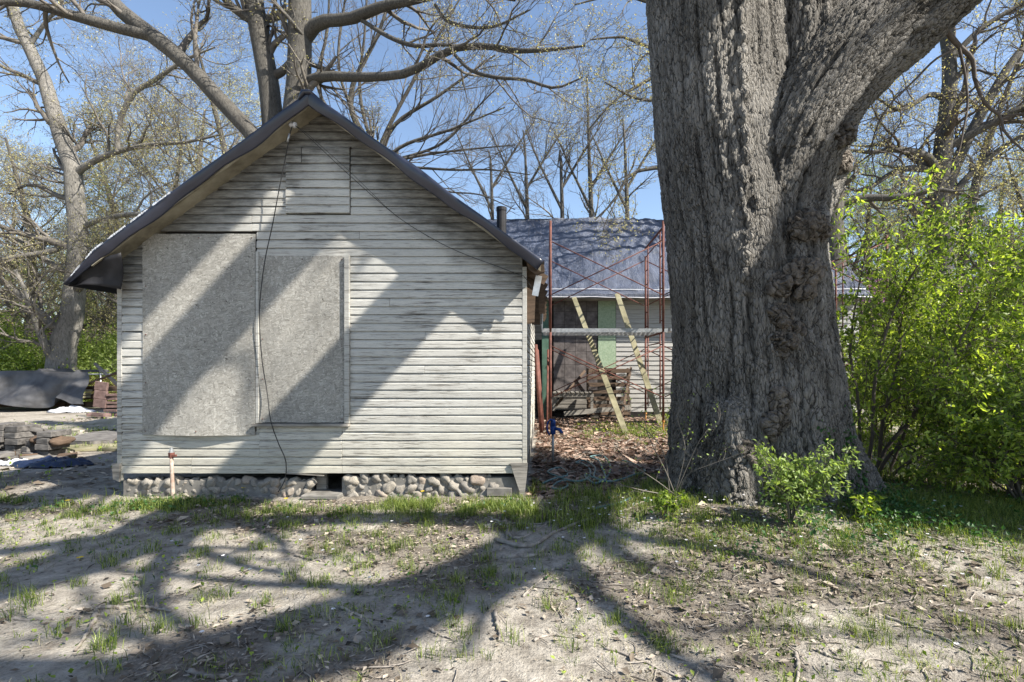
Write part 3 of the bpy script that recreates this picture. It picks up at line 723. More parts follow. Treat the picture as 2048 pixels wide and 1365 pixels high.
# chains: list of (points, radii).  radius = half pixel width * Y / 1000
def ch(rows): return [P(x, y, Y) for x, y, w, Y in rows], [w / 2 / F * Y for x, y, w, Y in rows]
chains = [
 ch([(1525, 1060, 350, 5.6), (1522, 960, 330, 5.6), (1512, 870, 306, 5.6), (1508, 780, 290, 5.6), (1503, 700, 280, 5.6), (1492, 560, 272, 5.6), (1475, 430, 262, 5.65), (1453, 300, 256, 5.7), (1440, 160, 258, 5.75), (1428, 0, 258, 5.8), (1424, -170, 252, 5.8), (1420, -420, 235, 5.8)]),
 ch([(1540, 760, 160, 5.45), (1540, 620, 175, 5.4), (1545, 500, 180, 5.35), (1556, 400, 178, 5.3), (1588, 300, 165, 5.2), (1634, 210, 160, 5.15), (1694, 130, 168, 5.1), (1785, 40, 185, 5.1), (1870, -40, 178, 5.0), (1975, -130, 165, 4.85), (2120, -230, 150, 4.6), (2350, -380, 135, 4.2)]),
 ch([(1592, 330, 110, 5.25), (1610, 220, 108, 5.25), (1620, 110, 108, 5.3), (1620, 0, 118, 5.4), (1615, -120, 110, 5.45), (1590, -420, 100, 5.5)]),
 ch([(1570, 860, 110, 5.5), (1575, 700, 95, 5.5), (1580, 560, 90, 5.55), (1612, 440, 80, 5.7), (1650, 350, 70, 5.9), (1662, 270, 70, 5.95), (1672, 215, 60, 6.0), (1684, 185, 34, 6.0)]),
 # callus column on the front and roots
 ch([(1560, 1030, 150, 5.15), (1565, 900, 125, 5.05), (1580, 780, 110, 5.02), (1585, 640, 100, 5.05), (1590, 520, 95, 5.0), (1600, 440, 80, 5.05)]),
 ch([(1605, 760, 95, 5.45), (1648, 880, 105, 5.3), (1700, 970, 100, 5.2), (1755, 1030, 85, 5.15), (1815, 1062, 60, 5.1)]),
 ch([(1435, 800, 100, 5.4), (1405, 920, 95, 5.3), (1375, 1000, 75, 5.25), (1325, 1045, 50, 5.2)]),
 ch([(1470, 820, 120, 5.1), (1460, 950, 120, 5.0), (1450, 1050, 110, 4.9)]),
 ch([(1600, 840, 110, 5.2), (1640, 980, 110, 4.95), (1665, 1070, 90, 4.8)]),
 ch([(1425, 800, 100, 5.9), (1395, 900, 90, 6.1), (1345, 935, 60, 6.4)]),
]
mb = MB()
for pts, rad in chains:
    sp = smooth_path(pts, 26); rr = np.interp(np.linspace(0, 1, 26), np.linspace(0, 1, len(rad)), rad); mb.tube([Vector(p) for p in sp], list(rr), 20)
for i in range(1): pass
me0 = bpy.data.meshes.new('oak_raw'); me0.from_pydata(mb.v, [], mb.f); ob0 = bpy.data.objects.new('oak_raw', me0); COL.objects.link(ob0)
rm = ob0.modifiers.new('r', 'REMESH'); rm.mode = 'VOXEL'; rm.voxel_size = .040
sm = ob0.modifiers.new('s', 'SMOOTH'); sm.factor = .6; sm.iterations = 14
ss = ob0.modifiers.new('ss', 'SUBSURF'); ss.levels = 1; ss.subdivision_type = 'CATMULL_CLARK'
dg = bpy.context.evaluated_depsgraph_get(); me1 = bpy.data.meshes.new_from_object(ob0.evaluated_get(dg))
bpy.data.objects.remove(ob0); nv = len(me1.vertices); V = np.zeros(nv * 3, np.float32); me1.vertices.foreach_get('co', V); V = V.reshape(-1, 3).astype(float)
Nr = np.zeros(nv * 3, np.float32); me1.vertices.foreach_get('normal', Nr); Nr = Nr.reshape(-1, 3).astype(float)
# bark coordinates: position across the nearest stem, arc length along it
skel = []
for ci, (pts, rad) in enumerate(chains[:4]):
    sp = smooth_path(pts, 60); rr = np.interp(np.linspace(0, 1, 60), np.linspace(0, 1, len(rad)), rad)
    s = np.concatenate([[0], np.cumsum(np.linalg.norm(np.diff(sp, axis=0), axis=1))]); skel.append((sp, rr, s, ci))
best = np.full(nv, 1e9); BC = np.zeros((nv, 3))
for sp, rr, s, ci in skel:
    for c0_ in range(0, nv, 60000):
        vv = V[c0_:c0_ + 60000]; d = np.linalg.norm(vv[:, None] - sp[None], axis=2); k = d.argmin(1)
        k = np.clip(k, 1, 58); T = nz(sp[k + 1] - sp[k - 1]); al = np.sum((vv - sp[k]) * T, 1); perp = vv - sp[k] - T * al[:, None]
        sc = np.linalg.norm(perp, axis=1) / rr[k] * (1.0 if ci == 0 else 1.03)
        u = perp[:, 0]; w = perp[:, 1] + perp[:, 2] * .6
        b = np.stack([u + ci * 7, w, s[k] + al], 1); msk = sc < best[c0_:c0_ + 60000]
        best[c0_:c0_ + 60000][msk] = sc[msk]; BC[c0_:c0_ + 60000][msk] = b[msk]
# gnarled region: swirl of the coordinates and lumps on the callus column
cx = (1580 - VX) / F * 5.1
wgt = np.exp(-((V[:, 0] - 2.48 - .06 * V[:, 2]) / .17) ** 2) * (Nr[:, 1] < .2) * np.clip((3.3 - V[:, 2]) / .4, 0, 1)
BC[:, 0] += .10 * wgt * fnoise3(V, 2.5, 3); BC[:, 2] += .10 * wgt * fnoise3(V, 3.1, 8)
disp = .022 * fnoise3(V, 1.6, 1, 3) + .05 * wgt * fnoise3(V, 5.0, 4, 3) + .010 * fnoise3(V, 7, 2, 2)
ang = np.arctan2(V[:, 1] - OY, V[:, 0] - OX); low = np.clip((1.9 - V[:, 2]) / 1.9, 0, 1) ** 1.4
disp += low * .06 * np.sin(ang * 9 + 1.0 + .8 * np.sin(V[:, 2] * 2)) + low * .03 * np.sin(ang * 23 + V[:, 2])
# vertical seam on the main stem and hollow low on the callus
seam = np.exp(-((V[:, 0] - (1462 - VX) / F * 5.3) / .035) ** 2) * (V[:, 2] > 2.1) * (Nr[:, 1] < 0); disp += .035 * seam * (1 + .5 * np.sin(V[:, 2] * 31))
def dent(px, py, Y, r, d):
    global disp
    c = np.array(P(px, py, Y)); q = np.exp(-(np.linalg.norm(V - c, axis=1) / r) ** 2); disp = disp - d * q
dent(1522, 905, 4.85, .11, .13); dent(1572, 790, 4.8, .05, .05); dent(1545, 540, 4.85, .06, .05); dent(1640, 750, 5.0, .05, .05); dent(1625, 700, 4.9, .05, .05)
V = V + Nr * disp[:, None]
me1.vertices.foreach_set('co', V.astype(np.float32).ravel())
at = me1.attributes.new('bark', 'FLOAT_VECTOR', 'POINT'); at.data.foreach_set('vector', BC.astype(np.float32).ravel())
me1.polygons.foreach_set('use_smooth', [True] * len(me1.polygons)); me1.materials.clear(); me1.update()
oak = thing('giant_oak_tree', 'enormous old oak with furrowed grey bark, knobbly burls and a thick limb forking right', 'tree', (OX, OY, 0))
me1.transform(Matrix.Translation((-OX, -OY, 0)))
ot = link('trunk', me1, M['oakbark'], oak)
# burls
from mathutils.bvhtree import BVHTree
bvh = BVHTree.FromPolygons([Vector(v) for v in V], [tuple(p.vertices) for p in me1.polygons])
def onoak(px, py):
    d = P(px, py, 1.0) - Vector((0, 0, EYE)); h = bvh.ray_cast(Vector((0, 0, EYE)), d.normalized()); return h[0], h[1]
def burl(px, py, Y, r, seed, arm=None):
    r *= .92; m = rock(1, seed, 1.0, 4); m.name = 'burl'
    n = len(m.vertices); c = np.zeros(n * 3, np.float32); m.vertices.foreach_get('co', c); c = c.reshape(-1, 3)
    nn_ = c / np.linalg.norm(c, axis=1, keepdims=True); c = c + nn_ * (.16 * fnoise3(c + seed, 2.6, seed))[:, None]
    if arm is not None: c[:, 0] *= arm
    m.vertices.foreach_set('co', c.astype(np.float32).ravel()); m.materials.clear()
    a = m.attributes.new('bark', 'FLOAT_VECTOR', 'POINT'); a.data.foreach_set('vector', (c * r * 1.5 + seed).astype(np.float32).ravel()); m.update()
    m.transform(Matrix.Scale(r, 4)); p, nn2 = onoak(px, py)
    if p is None: p = P(px, py, Y)
    else: p = p + nn2 * r * .12
    return link('burl', m, M['burlbark'], oak, p - Vector((OX, OY, 0)))
for a in ((1612, 452, 4.98, .125, 3, 1.25), (1636, 462, 5.0, .06, 4, 1.3), (1602, 545, 4.9, .10, 5, 1.3), (1624, 542, 4.95, .065, 6, 1.4), (1560, 572, 4.85, .085, 7, None), (1605, 583, 4.92, .065, 8, None),
          (1558, 632, 4.82, .085, 9, None), (1563, 687, 4.78, .085, 10, None), (1585, 658, 4.85, .05, 11, 1.3), (1560, 800, 4.80, .085, 12, None), (1548, 850, 4.8, .11, 13, None), (1500, 905, 4.88, .10, 16, None), 
          (1672, 330, 5.75, .10, 18, None), (1680, 265, 5.85, .09, 19, None)): burl(*a)
# upper limbs of the oak, above the frame (they throw the bands of shade on wall and ground)
up_paths = [
 (  [P(1420, -400, 5.8), Vector((2.1, 5.4, 8.2)), Vector((2.5, 4.6, 8.5)), Vector((2.5, 3.2, 8.35)), Vector((2.5, 2.2, 8.3)), Vector((2.45, 1.4, 8.3)), Vector((2.1, .2, 8.6))], [.5, .42, .34, .33, .31, .26, .2]),
 (  [P(1600, -330, 5.45), Vector((2.62, 4.9, 6.45)), Vector((2.6, 4.0, 6.35)), Vector((2.6, 3.0, 6.3)), Vector((2.62, 2.0, 6.3)), Vector((2.9, .9, 6.6)), Vector((3.0, -.6, 7.2))], [.30, .36, .36, .36, .30, .24, .16]),
 (  [P(1425, -380, 5.8), Vector((2.2, 5.6, 8.6)), Vector((2.5, 4.4, 9.5)), Vector((2.5, 2.7, 9.5)), Vector((2.5, 1.4, 9.6)), Vector((2.2, -.5, 10))], [.5, .4, .27, .26, .24, .15]),
 (  [P(2350, -380, 4.2), Vector((5.9, 3.3, 6.15)), Vector((6.4, 2.2, 6.45)), Vector((6.25, 1.3, 6.6)), Vector((5.7, .3, 6.7)), Vector((4.9, -.6, 6.9)), Vector((4, -2, 7.4))], [.28, .26, .26, .27, .28, .24, .15]),
 (  [Vector((6.35, 2.4, 6.4)), Vector((6.7, 3.3, 7.2)), Vector((7.1, 4.3, 8.4)), Vector((7.6, 5.3, 10))], [.2, .18, .15, .1]),
 (  [P(1420, -400, 5.8), Vector((1.7, 6.0, 9.5)), Vector((1.3, 6.4, 12)), Vector((.8, 7, 15))], [.55, .5, .4, .2]),
 (  [P(1590, -400, 5.5), Vector((3.0, 5.8, 9)), Vector((3.6, 6.2, 11.5)), Vector((4.2, 6.8, 14.5))], [.27, .24, .2, .1]),
 (  [Vector((2.5, 4.0, 9.5)), Vector((3.6, 3.2, 10.3)), Vector((5.0, 2.6, 11.2)), Vector((6.5, 2.3, 12.2))], [.2, .2, .17, .1]),
]
def SH(px, py, h_):
    Yg = EYE * F / (py - VY); return Vector(((px - VX) / F * Yg + .95 * h_, Yg - .42 * h_, h_))
up_paths += [([Vector((6.25, 1.3, 6.6)), SH(1000, 1042, 6.9), SH(760, 1036, 7.0), SH(500, 1045, 7.1), SH(200, 1075, 7.3), SH(-60, 1110, 7.5)], [.24, .20, .17, .15, .12, .08]),
 ([Vector((5.7, .3, 6.7)), SH(700, 1290, 6.9), SH(480, 1345, 7.1), SH(200, 1352, 7.3), SH(-50, 1340, 7.5)], [.22, .19, .17, .14, .1]),
 ([SH(1110, 1090, 6.6), SH(1150, 1150, 6.8), SH(1220, 1215, 6.9), SH(1330, 1290, 7.1), SH(1450, 1370, 7.3)], [.12, .10, .08, .07, .05]),
 ([Vector((2.6, 2.4, 6.3)), SH(330, 1120, 6.5), SH(300, 1190, 6.8), SH(380, 1270, 7.0)], [.13, .10, .08, .05]),
 ([Vector((6.3, 1.6, 6.55)), SH(1250, 1075, 6.9), SH(1480, 1120, 7.2), SH(1700, 1175, 7.6)], [.12, .09, .07, .04])]
Pt, Rd = hero(up_paths)
offo = np.array([OX, OY, 0])
for i in range(len(Pt)): tubes('limb', [(Pt[i:i + 1] - offo, Rd[i:i + 1], 12)], M['treebark'], oak)
p1, r1 = spawn(rngO, Pt, Rd, 4, 2.4, 50, 7, .15, .05, .32, .4)
p2, r2 = spawn(rngO, p1, r1, 4, 1.1, 48, 5, .18, .04, .5)
p3, r3 = spawn(rngO, p2, r2, 3, .5, 45, 4, .2, .03, .5)
shade_tree_paths = [(  [Vector((7.9, 2.7, -.1)), Vector((7.85, 2.65, 4)), Vector((7.75, 2.58, 8)), Vector((8.3, 2.8, 9.4)), Vector((9.6, 2.4, 11))], [.62, .56, .56, .28, .1]),
 (  [Vector((7.85, 3.0, .6)), Vector((8.1, 3.65, 3)), Vector((8.05, 3.75, 8)), Vector((8.6, 4.1, 9.0)), Vector((9.6, 4.9, 11))], [.42, .42, .36, .18, .1]),
 (  [Vector((7.8, 2.8, 7)), Vector((8.6, 2.0, 8.6)), Vector((9.6, .9, 9.8)), Vector((11.0, -.9, 11))], [.22, .22, .18, .1])]
keep = (p3[:, :, 2].min(1) > 5.4)
tag(tubes('crown', [(p1 - offo, r1, 6), (p2 - offo, r2, 4), (p3[keep] - offo, r3[keep], 3)], M['twig'], oak), kind='stuff')

SHADE_TREE = shade_tree_paths
# ================================================================== unseen tree added right of the frame to shade the oak
tree('added_shade_tree', 'unseen double-stemmed tree added outside the frame at right to shade the oak', SHADE_TREE, 77, leafn=0, lv=((3, 1.2, 50), (4, .8, 48), (4, .4, 45)), tmin=.8)

# ================================================================== far house with sheeted roof
HY = 14.2
def hx(px, Y=HY): return (px - VX) / F * Y
def hz(py, Y=HY): return EYE - (py - VY) / F * Y
house = thing('sheeted_house', 'low clapboard house behind scaffolding, its roof covered with grey-blue plastic sheeting', 'house', (3, HY, 0))
def rh(o): o.location = Vector(o.location) - Vector((3, HY, 0)); return o
HX0, HX1 = -3.0, 8.9; EZ = 3.39; RY = 17.0; RZ = 6.41
mb = MB(); prof = [(HY + .03, -.1), (RY + 3.2, -.1), (RY + 3.2, EZ - .1), (RY, RZ - .12), (HY + .03, EZ + .3)]
vs_ = [(HX0, y, z) for y, z in prof] + [(HX1 - .1, y, z) for y, z in prof]
mb.add(vs_, [(0, 1, 2, 3, 4), (9, 8, 7, 6, 5)] + [(i + 5, (i + 1) % 5 + 5, (i + 1) % 5, i) for i in range(5)]); rh(mb.build('wall_core', M['void'], house))
M['hsiding'] = simple('grey_painted_clapboard', (.27, .265, .25), (.42, .41, .39), 3, (1, 1, 14), .8, .3, kind='world', var=.12)
M['tarpaper'] = simple('tar_paper', (.05, .043, .043), (.17, .15, .145), 5, (1, 1, 1), .85, .6, kind='world')
RH = random.Random(4)
HP = .132
for c in range(25):
    z0 = .14 + c * HP
    if z0 + HP > EZ - .02: break
    for xa, xb in ((hx(1232), 5.0), (5.004, HX1)):
        mb = MB(); d0, d1 = .028, .010
        mb.add([(xa, HY, z0), (xb, HY, z0), (xb, HY - d0, z0), (xa, HY - d0, z0), (xa, HY, z0 + HP - .004), (xb, HY, z0 + HP - .004), (xb, HY - d1, z0 + HP - .004), (xa, HY - d1, z0 + HP - .004)],
            [(0, 1, 2, 3), (7, 6, 5, 4), (3, 2, 6, 7), (0, 3, 7, 4), (2, 1, 5, 6)])
        rh(mb.build('clapboard', M['hsiding'], house))
# tar-paper panel with seams, green panel, base boards
for i in range(4):
    for j in range(7):
        xa = hx(1107) + i * (hx(1195) - hx(1107)) / 4; w = (hx(1195) - hx(1107)) / 4; hh = (EZ - .75) / 7; z = .72 + j * hh
        rh(MB().box((xa + w / 2, HY - .006 - RH.uniform(0, .004), z + hh / 2), (w - .008, .012, hh - .008)).build('wall_panel', M['tarpaper'], house))
rh(MB().box((hx(1213.5), HY - .02, (hz(592) + hz(737)) / 2), (hx(1231) - hx(1196), .04, hz(592) - hz(737))).build('green_panel', M['green_panel'], house, bevel=.004))
rh(MB().box((hx(1092), HY - .03, (hz(590) + hz(835)) / 2), (hx(1100) - hx(1084), .06, hz(590) - hz(835))).build('corner_board', M['green_dark'], house))
for k, (a_, b_) in enumerate(((798, 808), (809, 820))):
    rh(MB().box((hx(1182), HY - .05, hz((a_ + b_) / 2)), (hx(1262) - hx(1103), .05, hz(a_) - hz(b_) - .004)).build('sill_beam', M['oldwood'], house))
rh(MB().box((3, HY + .0, .06), (12, .05, .14)).build('foundation', M['void'], house))
# plastic sheet over the roof: wrinkled grid
M['sheet'] = None
t = NT('grey_blue_sheeting'); v = t.coord('world'); t.col(t.ramp(t.noise(v, 2.2, 5), [(.3, (.026, .036, .065)), (.7, (.075, .092, .14))])); t.rough(.38); t.b.inputs['Specular IOR Level'].default_value = .7
t.bump(t.noise(t.coord('world', (9, 2.2, 2.2)), 3.2, 6, .75), 1.0, .05); M['sheet'] = t.m
def roofsheet(side):
    nx_, ny_ = (380, 80) if side > 0 else (60, 12); u, v_ = np.meshgrid(np.linspace(0, 1, nx_), np.linspace(0, 1, ny_)); u = u.ravel(); v_ = v_.ravel()
    X_ = HX0 - .2 + (HX1 - HX0 + .25) * u; y0 = HY - .5
    if side > 0: Y_ = y0 + (RY - y0) * v_
    else: Y_ = (2 * RY - y0) - (RY - y0) * v_
    Z_ = EZ + (RZ - EZ) * v_
    # wrinkles fanning out of an anchor at the ridge, right of the middle
    ax, av = 4.55, 1.25; dx = X_ - ax; dv = (v_ - av) * 4.3; r_ = np.hypot(dx, dv); th = np.arctan2(dx, -dv)
    fan = np.sin(th * 46 + 2.5 * fnoise(X_, v_ * 4, .9, 4, 2)) * np.clip(r_ / 3, 0, 1) * np.exp(-(r_ - 2.4) ** 2 / 3.2)
    fine = fnoise(X_ * 3.2, v_ * 4, 1.8, 7, 3)
    N_ = .034 * fan + .04 * fine + .05 * fnoise(X_, v_ * 3, .7, 12, 2) + .012 * fnoise(X_ * 9, v_ * 8, 1.5, 17, 2)
    N_ *= np.clip(v_ * 14, 0.15, 1)
    sc = 1 / math.hypot(RY - y0, RZ - EZ); Z_ = Z_ + N_ * (RY - y0) * sc; Y_ = Y_ - side * N_ * (RZ - EZ) * sc
    Z_ = Z_ + .05 * np.sin(u * 5) * (v_ > .99) - .02 * np.abs(np.sin(u * 23)) * (v_ < .01)
    i = np.arange((nx_ - 1) * (ny_ - 1)); a_ = (i // (nx_ - 1)) * nx_ + i % (nx_ - 1); q = np.stack([a_, a_ + 1, a_ + nx_ + 1, a_ + nx_], 1)
    rh(mesh_np('roof_sheeting', np.stack([X_, Y_, Z_], 1), [q if side > 0 else q[:, ::-1]], M['sheet'], house, smooth=True))
roofsheet(1); roofsheet(-1)
g0, g1 = HX0 - .2, HX1 + .05
rh(MB().add([(HX1, HY - .45, EZ - .02), (HX1, 2 * RY - HY + .45, EZ - .02), (HX1, RY, RZ - .03)], [(0, 1, 2)]).build('gable_wall', M['hsiding'], house))
rh(MB().box(((g0 + g1) / 2, HY - .49, EZ - .03), (g1 - g0, .02, .10)).build('fascia_sheeting', M['sheet'], house))
for py_ in (571, 588):
    yy = HY - .515 if py_ == 588 else HY - .50 + .14
    rh(MB().tube([Vector((a_, yy + .004 * math.sin(a_ * 5), (EZ - .075 if py_ == 588 else EZ + .165) + .012 * math.sin(a_ * 1.7) + .006 * math.sin(a_ * 6))) for a_ in np.linspace(g0, g1, 60)], .012, 5).build('sheeting_hem', M['white'], house))
rh(MB().box(((HX0 + HX1) / 2, HY - .24, EZ - .10), (HX1 - HX0, .46, .02)).build('soffit', M['oldwood'], house))

# ================================================================== scaffold
SYF, SYB = 11.0, 12.93
scaf = thing('scaffold', 'rusty red tubular scaffold in three bays standing before the sheeted house', 'scaffold', (P(1213, 862, 11)[0], 12, 0))
so_ = Vector(scaf.location)
def rs(o): o.location = Vector(o.location) - so_; return o
FX = [(1101 - VX) * .011, (1326.5 - VX) * .011]; FX += [FX[1] + 2.46, FX[1] + 4.92]
for fi, x in enumerate(FX):
    for lift, (za, zb) in enumerate(((.22, 2.17), (2.19, 4.62 if fi < 2 else 4.3))):
        top = zb if lift == 0 else zb - .14
        mb = MB(); r = .027 if lift else .027
        mb.tube([(x, SYF, za), (x, SYF, zb)], r, 8); mb.tube([(x, SYB, za), (x, SYB, zb - (.0 if lift == 0 else .35))], r, 8)
        mb.tube([(x, SYF, top), (x, SYB, top)], .024, 8)
        mb.tube([(x, SYF + .30, za + .2), (x, SYF + .30, top)], .017, 6); mb.tube([(x, SYB - .30, za + .2), (x, SYB - .30, top)], .017, 6)
        for zz in np.arange(za + .25, top - .2, .36):
            mb.tube([(x, SYF, zz), (x, SYF + .30, zz)], .014, 6); mb.tube([(x, SYB, zz), (x, SYB - .3, zz)], .014, 6)
        mb.tube([(x, SYF + .3, top - .22), (x, SYB - .3, top - .22)], .014, 6)
        rs(mb.build('end_frame', M['rust'], scaf, smooth=True))
    for yy in (SYF, SYB):
        mb = MB().tube([(x, yy, -.02), (x, yy, .24)], .019, 8).box((x, yy, .0), (.12, .12, .012)); mb.tube([(x, yy, .19), (x, yy, .23)], .035, 8)
        rs(mb.build('levelling_jack', M['orange'], scaf, smooth=False))
for bi in range(3):
    xa, xb = FX[bi], FX[bi + 1]
    for yy, dy in ((SYF, -.03), (SYB, .03)):
        for (z1, z2) in ((3.0, 4.16), (.75, 1.86)):
            for k, (a_, b_) in enumerate(((z1, z2), (z2, z1))):
                rs(MB().tube([(xa + .03, yy + dy + k * .025, a_), (xb - .03, yy + dy + k * .025, b_)], .0125, 6).build('cross_brace', M['rust'], scaf, smooth=True))
for k in range(2):
    o = MB(); y_ = SYF + .33 + k * .62
    o.box(((FX[0] + FX[1]) / 2 + 0, y_, 2.235), (FX[1] - FX[0] + .35, .03, .09)).box(((FX[0] + FX[1]) / 2, y_ + .5, 2.235), (FX[1] - FX[0] + .35, .03, .09))
    for q in range(26): o.box((FX[0] - .1 + (FX[1] - FX[0] + .2) * q / 25, y_ + .25, 2.262), (.055, .47, .02))
    o = o.build('scaffold_plank', M['galv']); tag(o, 'galvanised walk plank on the scaffold, %s one' % ('front' if k == 0 else 'rear'), 'plank')
o = MB().box(((FX[1] + FX[2]) / 2 + .2, SYF + .6, 2.25), (FX[2] - FX[1] - .1, .5, .06)).build('scaffold_plank', M['galv']); tag(o, 'galvanised walk plank on the scaffold bay behind the oak', 'plank')
# leaning timbers
def leaner(a, b, w, h, m, label, cat='board'):
    d = (b - a); rr = MB().bar(a, b, w, h, (0, 1, 0)); o = rr.build('leaning_board', M[m], None, bevel=.003); return tag(o, label, cat)
leaner(P(1252, 870, 10.4) + Vector((0, 0, .02)), P(1148, 596, 13.5), .12, .045, 'newwood', 'long yellowish timber leaning on the eave, the left one of two')
leaner(P(1322, 850, 12.1), P(1234, 588, 13.55), .135, .045, 'newwood', 'wider greying timber leaning on the eave beside the green board')
leaner(P(1745, 850, 12.4), P(1640, 700, 13.9), .14, .05, 'oldwood', 'weathered timber leaning on the house wall right of the oak')
# rusty frame pieces leaning on the shed side
lf = thing('leaning_frame_tubes', 'rusty red scaffold tubes leaning against the shed side wall', 'tubes', P(1083, 868, 10.3))
for (a_, b_, r) in ((P(1071, 690, 10.6), P(1083, 866, 10.4), .042), (P(1075, 700, 11.0), P(1087, 862, 10.7), .026), (P(1096, 700, 11.2), P(1094, 868, 10.3), .022)):
    o = MB().tube([a_, b_], r, 8).build('tube', M['rust'], lf, smooth=True); o.location = -Vector(lf.location)
# slatted pallet and crate boards in front of the house wall
pal = thing('wooden_pallet', 'dark weathered pallet leaning upright on the house wall under the green board', 'pallet', P(1220, 830, 13.6))
pm = Matrix.Rotation(R(-8), 3, 'X')
po = P(1217, 832, 13.5)
for i in range(7):
    z = .08 + i * .19; c = po + pm @ Vector((0, -.03, z)); o = MB().box(c - Vector(pal.location), (1.18, .02, .09 if i % 2 else .11), pm).build('slat', M['brownwood'], pal)
for i in range(3):
    c = po + pm @ Vector((-.55 + i * .55, .03, .65)); o = MB().box(c - Vector(pal.location), (.045, .09, 1.3), pm).build('stringer', M['brownwood'], pal)
stp = thing('slatted_step', 'low slatted wooden platform against the dark panelled wall', 'platform', P(1145, 815, 13.4))
sp0 = Vector(stp.location)
for i in range(9): MB().box((-.48 + i * .12, .1, .40 + .004 * (i % 3)), (.085, .75, .025)).build('slat', M['oldwood'], stp)
for y_ in (-.22, .42): MB().box((0, y_, .33), (1.1, .04, .1)).build('frame_board', M['oldwood'], stp)
for x_ in (-.5, .5):
    for y_ in (-.2, .4): MB().box((x_, y_, .12), (.07, .07, .4)).build('leg', M['oldwood'], stp)

for (a_, b_, w_, m_, lab_) in (((1112, 812, 13.2), (1170, 742, 14.0), .07, 'brownwood', 'dark lath leaning on the tar-papered wall left of the pallet'), ((1128, 828, 13.0), (1262, 815, 13.3), .12, 'oldwood', 'grey plank lying along the foot of the house wall'),
        ((1262, 735, 13.9), (1244, 832, 13.0), .06, 'brownwood', 'dark stick standing at the right side of the pallet'), ((1150, 760, 13.9), (1200, 830, 13.2), .09, 'brownwood', 'dark board leaning across the pallet front'), ((1185, 745, 13.3), (1260, 742, 13.4), .10, 'brownwood', 'dark board lying on top of the pallet')):
    tag(MB().bar(P(*a_), P(*b_), w_, .03, (0, 1, 0)).build('scrap_board', M[m_], None), lab_, 'board')
# ================================================================== ground picking
def GP(px, py, dz=0.0):
    d = Vector(((px - VX) / F, 1, -(py - VY) / F)); Y = EYE / max(-d.z, 1e-3)
    for _ in range(6): Y = (EYE - G(d.x * Y, Y) - dz) / (-d.z)
    return Vector((d.x * Y, Y, EYE + d.z * Y))
# yard hydrant
hp = GP(1106, 926)
hyd = thing('yard_hydrant', 'blue yard hydrant head on a grey standpipe beside the shed corner', 'hydrant', hp)
s_ = hp.y / F
MB().tube([(0, 0, -.05), (-.002 * 1, 0, 62 * s_)], .019, 10).build('standpipe', M['galv'], hyd, smooth=True)
hb = MB(); zb_ = 60 * s_; 
hb.tube([(.0, 0, zb_ - .02), (0, 0, zb_ + .10)], [.040, .045], 12); hb.tube([(0, 0, zb_ + .10), (0, 0, zb_ + .17), (0, 0, zb_ + .2)], [.045, .038, .02], 12)
hb.build('head', M['blue'], hyd, smooth=True)
MB().tube([(.03, -.02, zb_ + .06), (.09, -.05, zb_ + .055), (.12, -.07, zb_ + .02), (.125, -.075, zb_ - .0)], [.024, .024, .022, .027], 10).build('spout', M['blue'], hyd, smooth=True)
MB().tube([(.0, -.045, zb_ + .18), (-.03, -.05, zb_ + .20), (-.075, -.05, zb_ + .16), (-.09, -.05, zb_ + .09), (-.075, -.05, zb_ + .02), (-.05, -.045, zb_ - .03)], .014, 8).build('lever_handle', M['blue'], hyd, smooth=True)
# rusted tap pipe at the shed front
tp = GP(344, 990); tp.y = 5.28; tp.x = (344 - VX) / F * 5.28; tp.z = G(tp.x, tp.y)
tap = thing('standing_tap_pipe', 'rusty capped water pipe standing before the left end of the shed', 'pipe', tp)
hgt = P(344, 897, 5.28).z - tp.z
MB().tube([(.012, 0, -.05), (.008, 0, .1), (-.002, 0, hgt * .6), (-.006, 0, hgt - .08)], [.019, .02, .018, .017], 10).build('pipe', M['rustpipe'], tap, smooth=True)
MB().tube([(-.006, 0, hgt - .10), (-.006, 0, hgt - .045)], [.026, .03], 6).box((.028, -.01, hgt - .075), (.05, .02, .02)).build('valve', M['rust'], tap)
MB().tube([(-.006, 0, hgt - .05), (-.006, 0, hgt - .02)], .024, 6).tube([(-.006, 0, hgt - .02), (-.006, 0, hgt + .01)], .015, 6).build('cap', M['galv'], tap)
# garden hose coils
def ground_path(pix, dz=.02, n=60, arch=None):
    pts = [GP(x, y) + Vector((0, 0, dz + (arch[i] if arch else 0))) for i, (x, y) in enumerate(pix)]
    return smooth_path(pts, n)
hose = [(1085, 972), (1110, 962), (1135, 955), (1120, 940), (1095, 948), (1115, 958), (1150, 968), (1175, 962), (1180, 945), (1165, 932), (1150, 930), (1170, 926), (1190, 940), (1188, 958), (1205, 968), (1212, 962), (1206, 945), (1196, 925), (1180, 918), (1205, 916), (1220, 935), (1215, 958), (1190, 972), (1170, 955), (1215, 968), (1240, 965), (1265, 956), (1290, 948), (1275, 935), (1245, 925)]
tag(MB().tube([Vector(p) for p in ground_path(hose, .03, 170)], .0125, 7).build('garden_hose', M['hose'], None, smooth=True), 'faded blue-green garden hose lying in loops between hydrant and oak', 'hose')
tag(MB().tube([Vector(p) for p in ground_path([(1120, 985), (1135, 975), (1128, 965), (1112, 970), (1105, 980), (1125, 982)], .02, 40)], .012, 7).build('hose_end', M['hose'], None, smooth=True), 'short loop of blue-green hose nearest the shed corner', 'hose')
tag(MB().tube([Vector(p) for p in ground_path([(1190, 1022), (1215, 1016), (1240, 1010), (1262, 1000)], .02, 20)], .012, 7).build('hose_piece', M['hose'], None, smooth=True), 'straight piece of pale blue hose among the sticks', 'hose')

